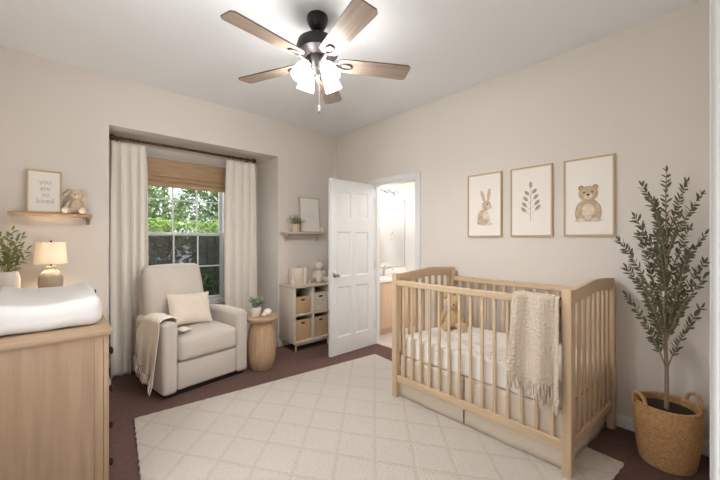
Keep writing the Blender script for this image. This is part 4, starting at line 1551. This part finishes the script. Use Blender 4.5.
hedge(-4.2, -1.12, 'clipped green hedge seen through the left panes of the window')
hedge(-1.0, 1.9, 'clipped green hedge seen through the right panes of the window')
def tree(x, y, h, r, label, seed):
    rnd = random.Random(seed)
    t_ = thing('garden_tree', label, 'tree', (x, y, -.36), group='trees beyond the hedge')
    b = MB()
    b.tube([(0, 0, 0), (.05, 0, h * .3), (-.05, .05, h * .6), (0, 0, h * .8)], [.12, .09, .06, .03], 8)
    for k in range(9):
        a_ = rnd.uniform(0, 2 * PI); z = h * rnd.uniform(.3, .7)
        b.tube([(0, 0, z), (r * .4 * cos(a_), r * .4 * sin(a_), z + .4), (r * .8 * cos(a_), r * .8 * sin(a_), z + .6)], [.05, .03, .012], 6)
    b.build('trunk', TWIG, t_)
    b = MB()
    cs = []
    for k in range(44):
        a_ = rnd.uniform(0, 2 * PI); q = rnd.uniform(.2, 1) * r
        cs.append((Vector((q * cos(a_), q * sin(a_), h * rnd.uniform(.25, 1))), rnd.uniform(.3, .6)))
    def fn():
        c, rad = rnd.choice(cs)
        d = Vector((rnd.gauss(0, 1), rnd.gauss(0, 1), rnd.gauss(0, 1))).normalized()
        return c + d * rad * rnd.random() ** .4, d
    scatter(b, 7000, fn, .12, rnd)
    b.build('crown', GR3, t_)
tree(-1.75, 5.7, 4.2, .95, 'leafy garden tree beyond the hedge, seen through the left upper panes', 1)
tree(.8, 6.2, 4.4, .95, 'leafy garden tree beyond the hedge, seen through the right upper panes', 2)
tree(.1, 10.8, 6.0, 2.3, 'taller garden tree standing farthest from the window', 4)

# ------------------------------------------------------------------ light
W = bpy.data.worlds.new('sky')
S.world = W
W.use_nodes = True
bg = W.node_tree.nodes['Background']
bg.inputs[0].default_value = (.86, .93, 1, 1)
bg.inputs[1].default_value = 1.6

def light(name, typ, loc, rot, power, col, **kw):
    d = bpy.data.lights.new(name, typ)
    d.energy = power
    d.color = col
    for k, v in kw.items():
        setattr(d, k, v)
    o = bpy.data.objects.new(name, d)
    COL.objects.link(o)
    o.location = loc
    o.rotation_euler = rot
    return o
light('sun', 'SUN', (0, -5, 8), (R(38), R(8), 0), 3.0, (1, .95, .86), angle=R(2))
# added fill from behind the doorway, standing in for unseen hallway daylight
light('hall_fill', 'AREA', (-2.38, -4.7, 1.0), (R(125), 0, R(-4)), 31, (.93, .97, 1), shape='RECTANGLE', size=.35, size_y=1.2)
light('side_window_fill', 'AREA', (XL - .3, (LY0 + LY1) / 2, (LZ0 + LZ1) / 2), (0, -R(90), 0), 18, (.95, .98, 1), shape='RECTANGLE', size=1.3, size_y=1.2)  # added fill at the made-up left window, brightening the right side
light('recess_fill', 'AREA', (-1.85, 1.5, 2.75), (R(-52), 0, 0), 30, (.93, .97, 1), shape='RECTANGLE', size=1.4, size_y=.7)  # added fill outside above the window, brightening the recess
# lamps of the fan, the table and the vanity, and an added bathroom fill
for k in range(4):
    a_ = R(2 + 90 * k)
    light('fan_bulb', 'SPOT', (FX + .15 * cos(a_), FY + .15 * sin(a_), H - .47), (0, 0, 0), 8, (1, .985, .965), shadow_soft_size=.05, spot_size=R(172), spot_blend=.6)
light('lamp_bulb', 'POINT', (-2.998, -.26, DZ + .32), (0, 0, 0), 8.5, (1, .82, .56), shadow_soft_size=.03)
light('bathroom_fill', 'POINT', (.85, -1.7, 2.2), (0, 0, 0), 17, (1, .98, .96), shadow_soft_size=.12)  # added unseen fill, brightening the vanity cabinet
for k in range(3):
    light('vanity_bulb', 'POINT', (.67 + .19 * k, QY0 - .14, 1.9), (0, 0, 0), 1.6, (1, .98, .95), shadow_soft_size=.05)

# ------------------------------------------------------------------ camera
cam = bpy.data.cameras.new('camera')
co = bpy.data.objects.new('camera', cam)
COL.objects.link(co)
co.location = (-2.958, -3.716, 1.33)
co.rotation_euler = (R(90), 0, -math.atan(302 / 329))
cam.sensor_width = 36
cam.lens = 36 * 329 / 720
cam.clip_start = .02
S.camera = co
S.view_settings.view_transform = 'Standard'
S.view_settings.look = 'None'
S.view_settings.gamma = 1
S.view_settings.use_curve_mapping = False
S.view_settings.exposure = .34
S.cycles.max_bounces = 10
S.cycles.diffuse_bounces = 6
S.cycles.transparent_max_bounces = 12
S.cycles.caustics_reflective = False
S.cycles.caustics_refractive = False
S.cycles.sample_clamp_indirect = 6
for o in list(bpy.data.objects):
    if '_y' in o.keys():
        del o['_y']
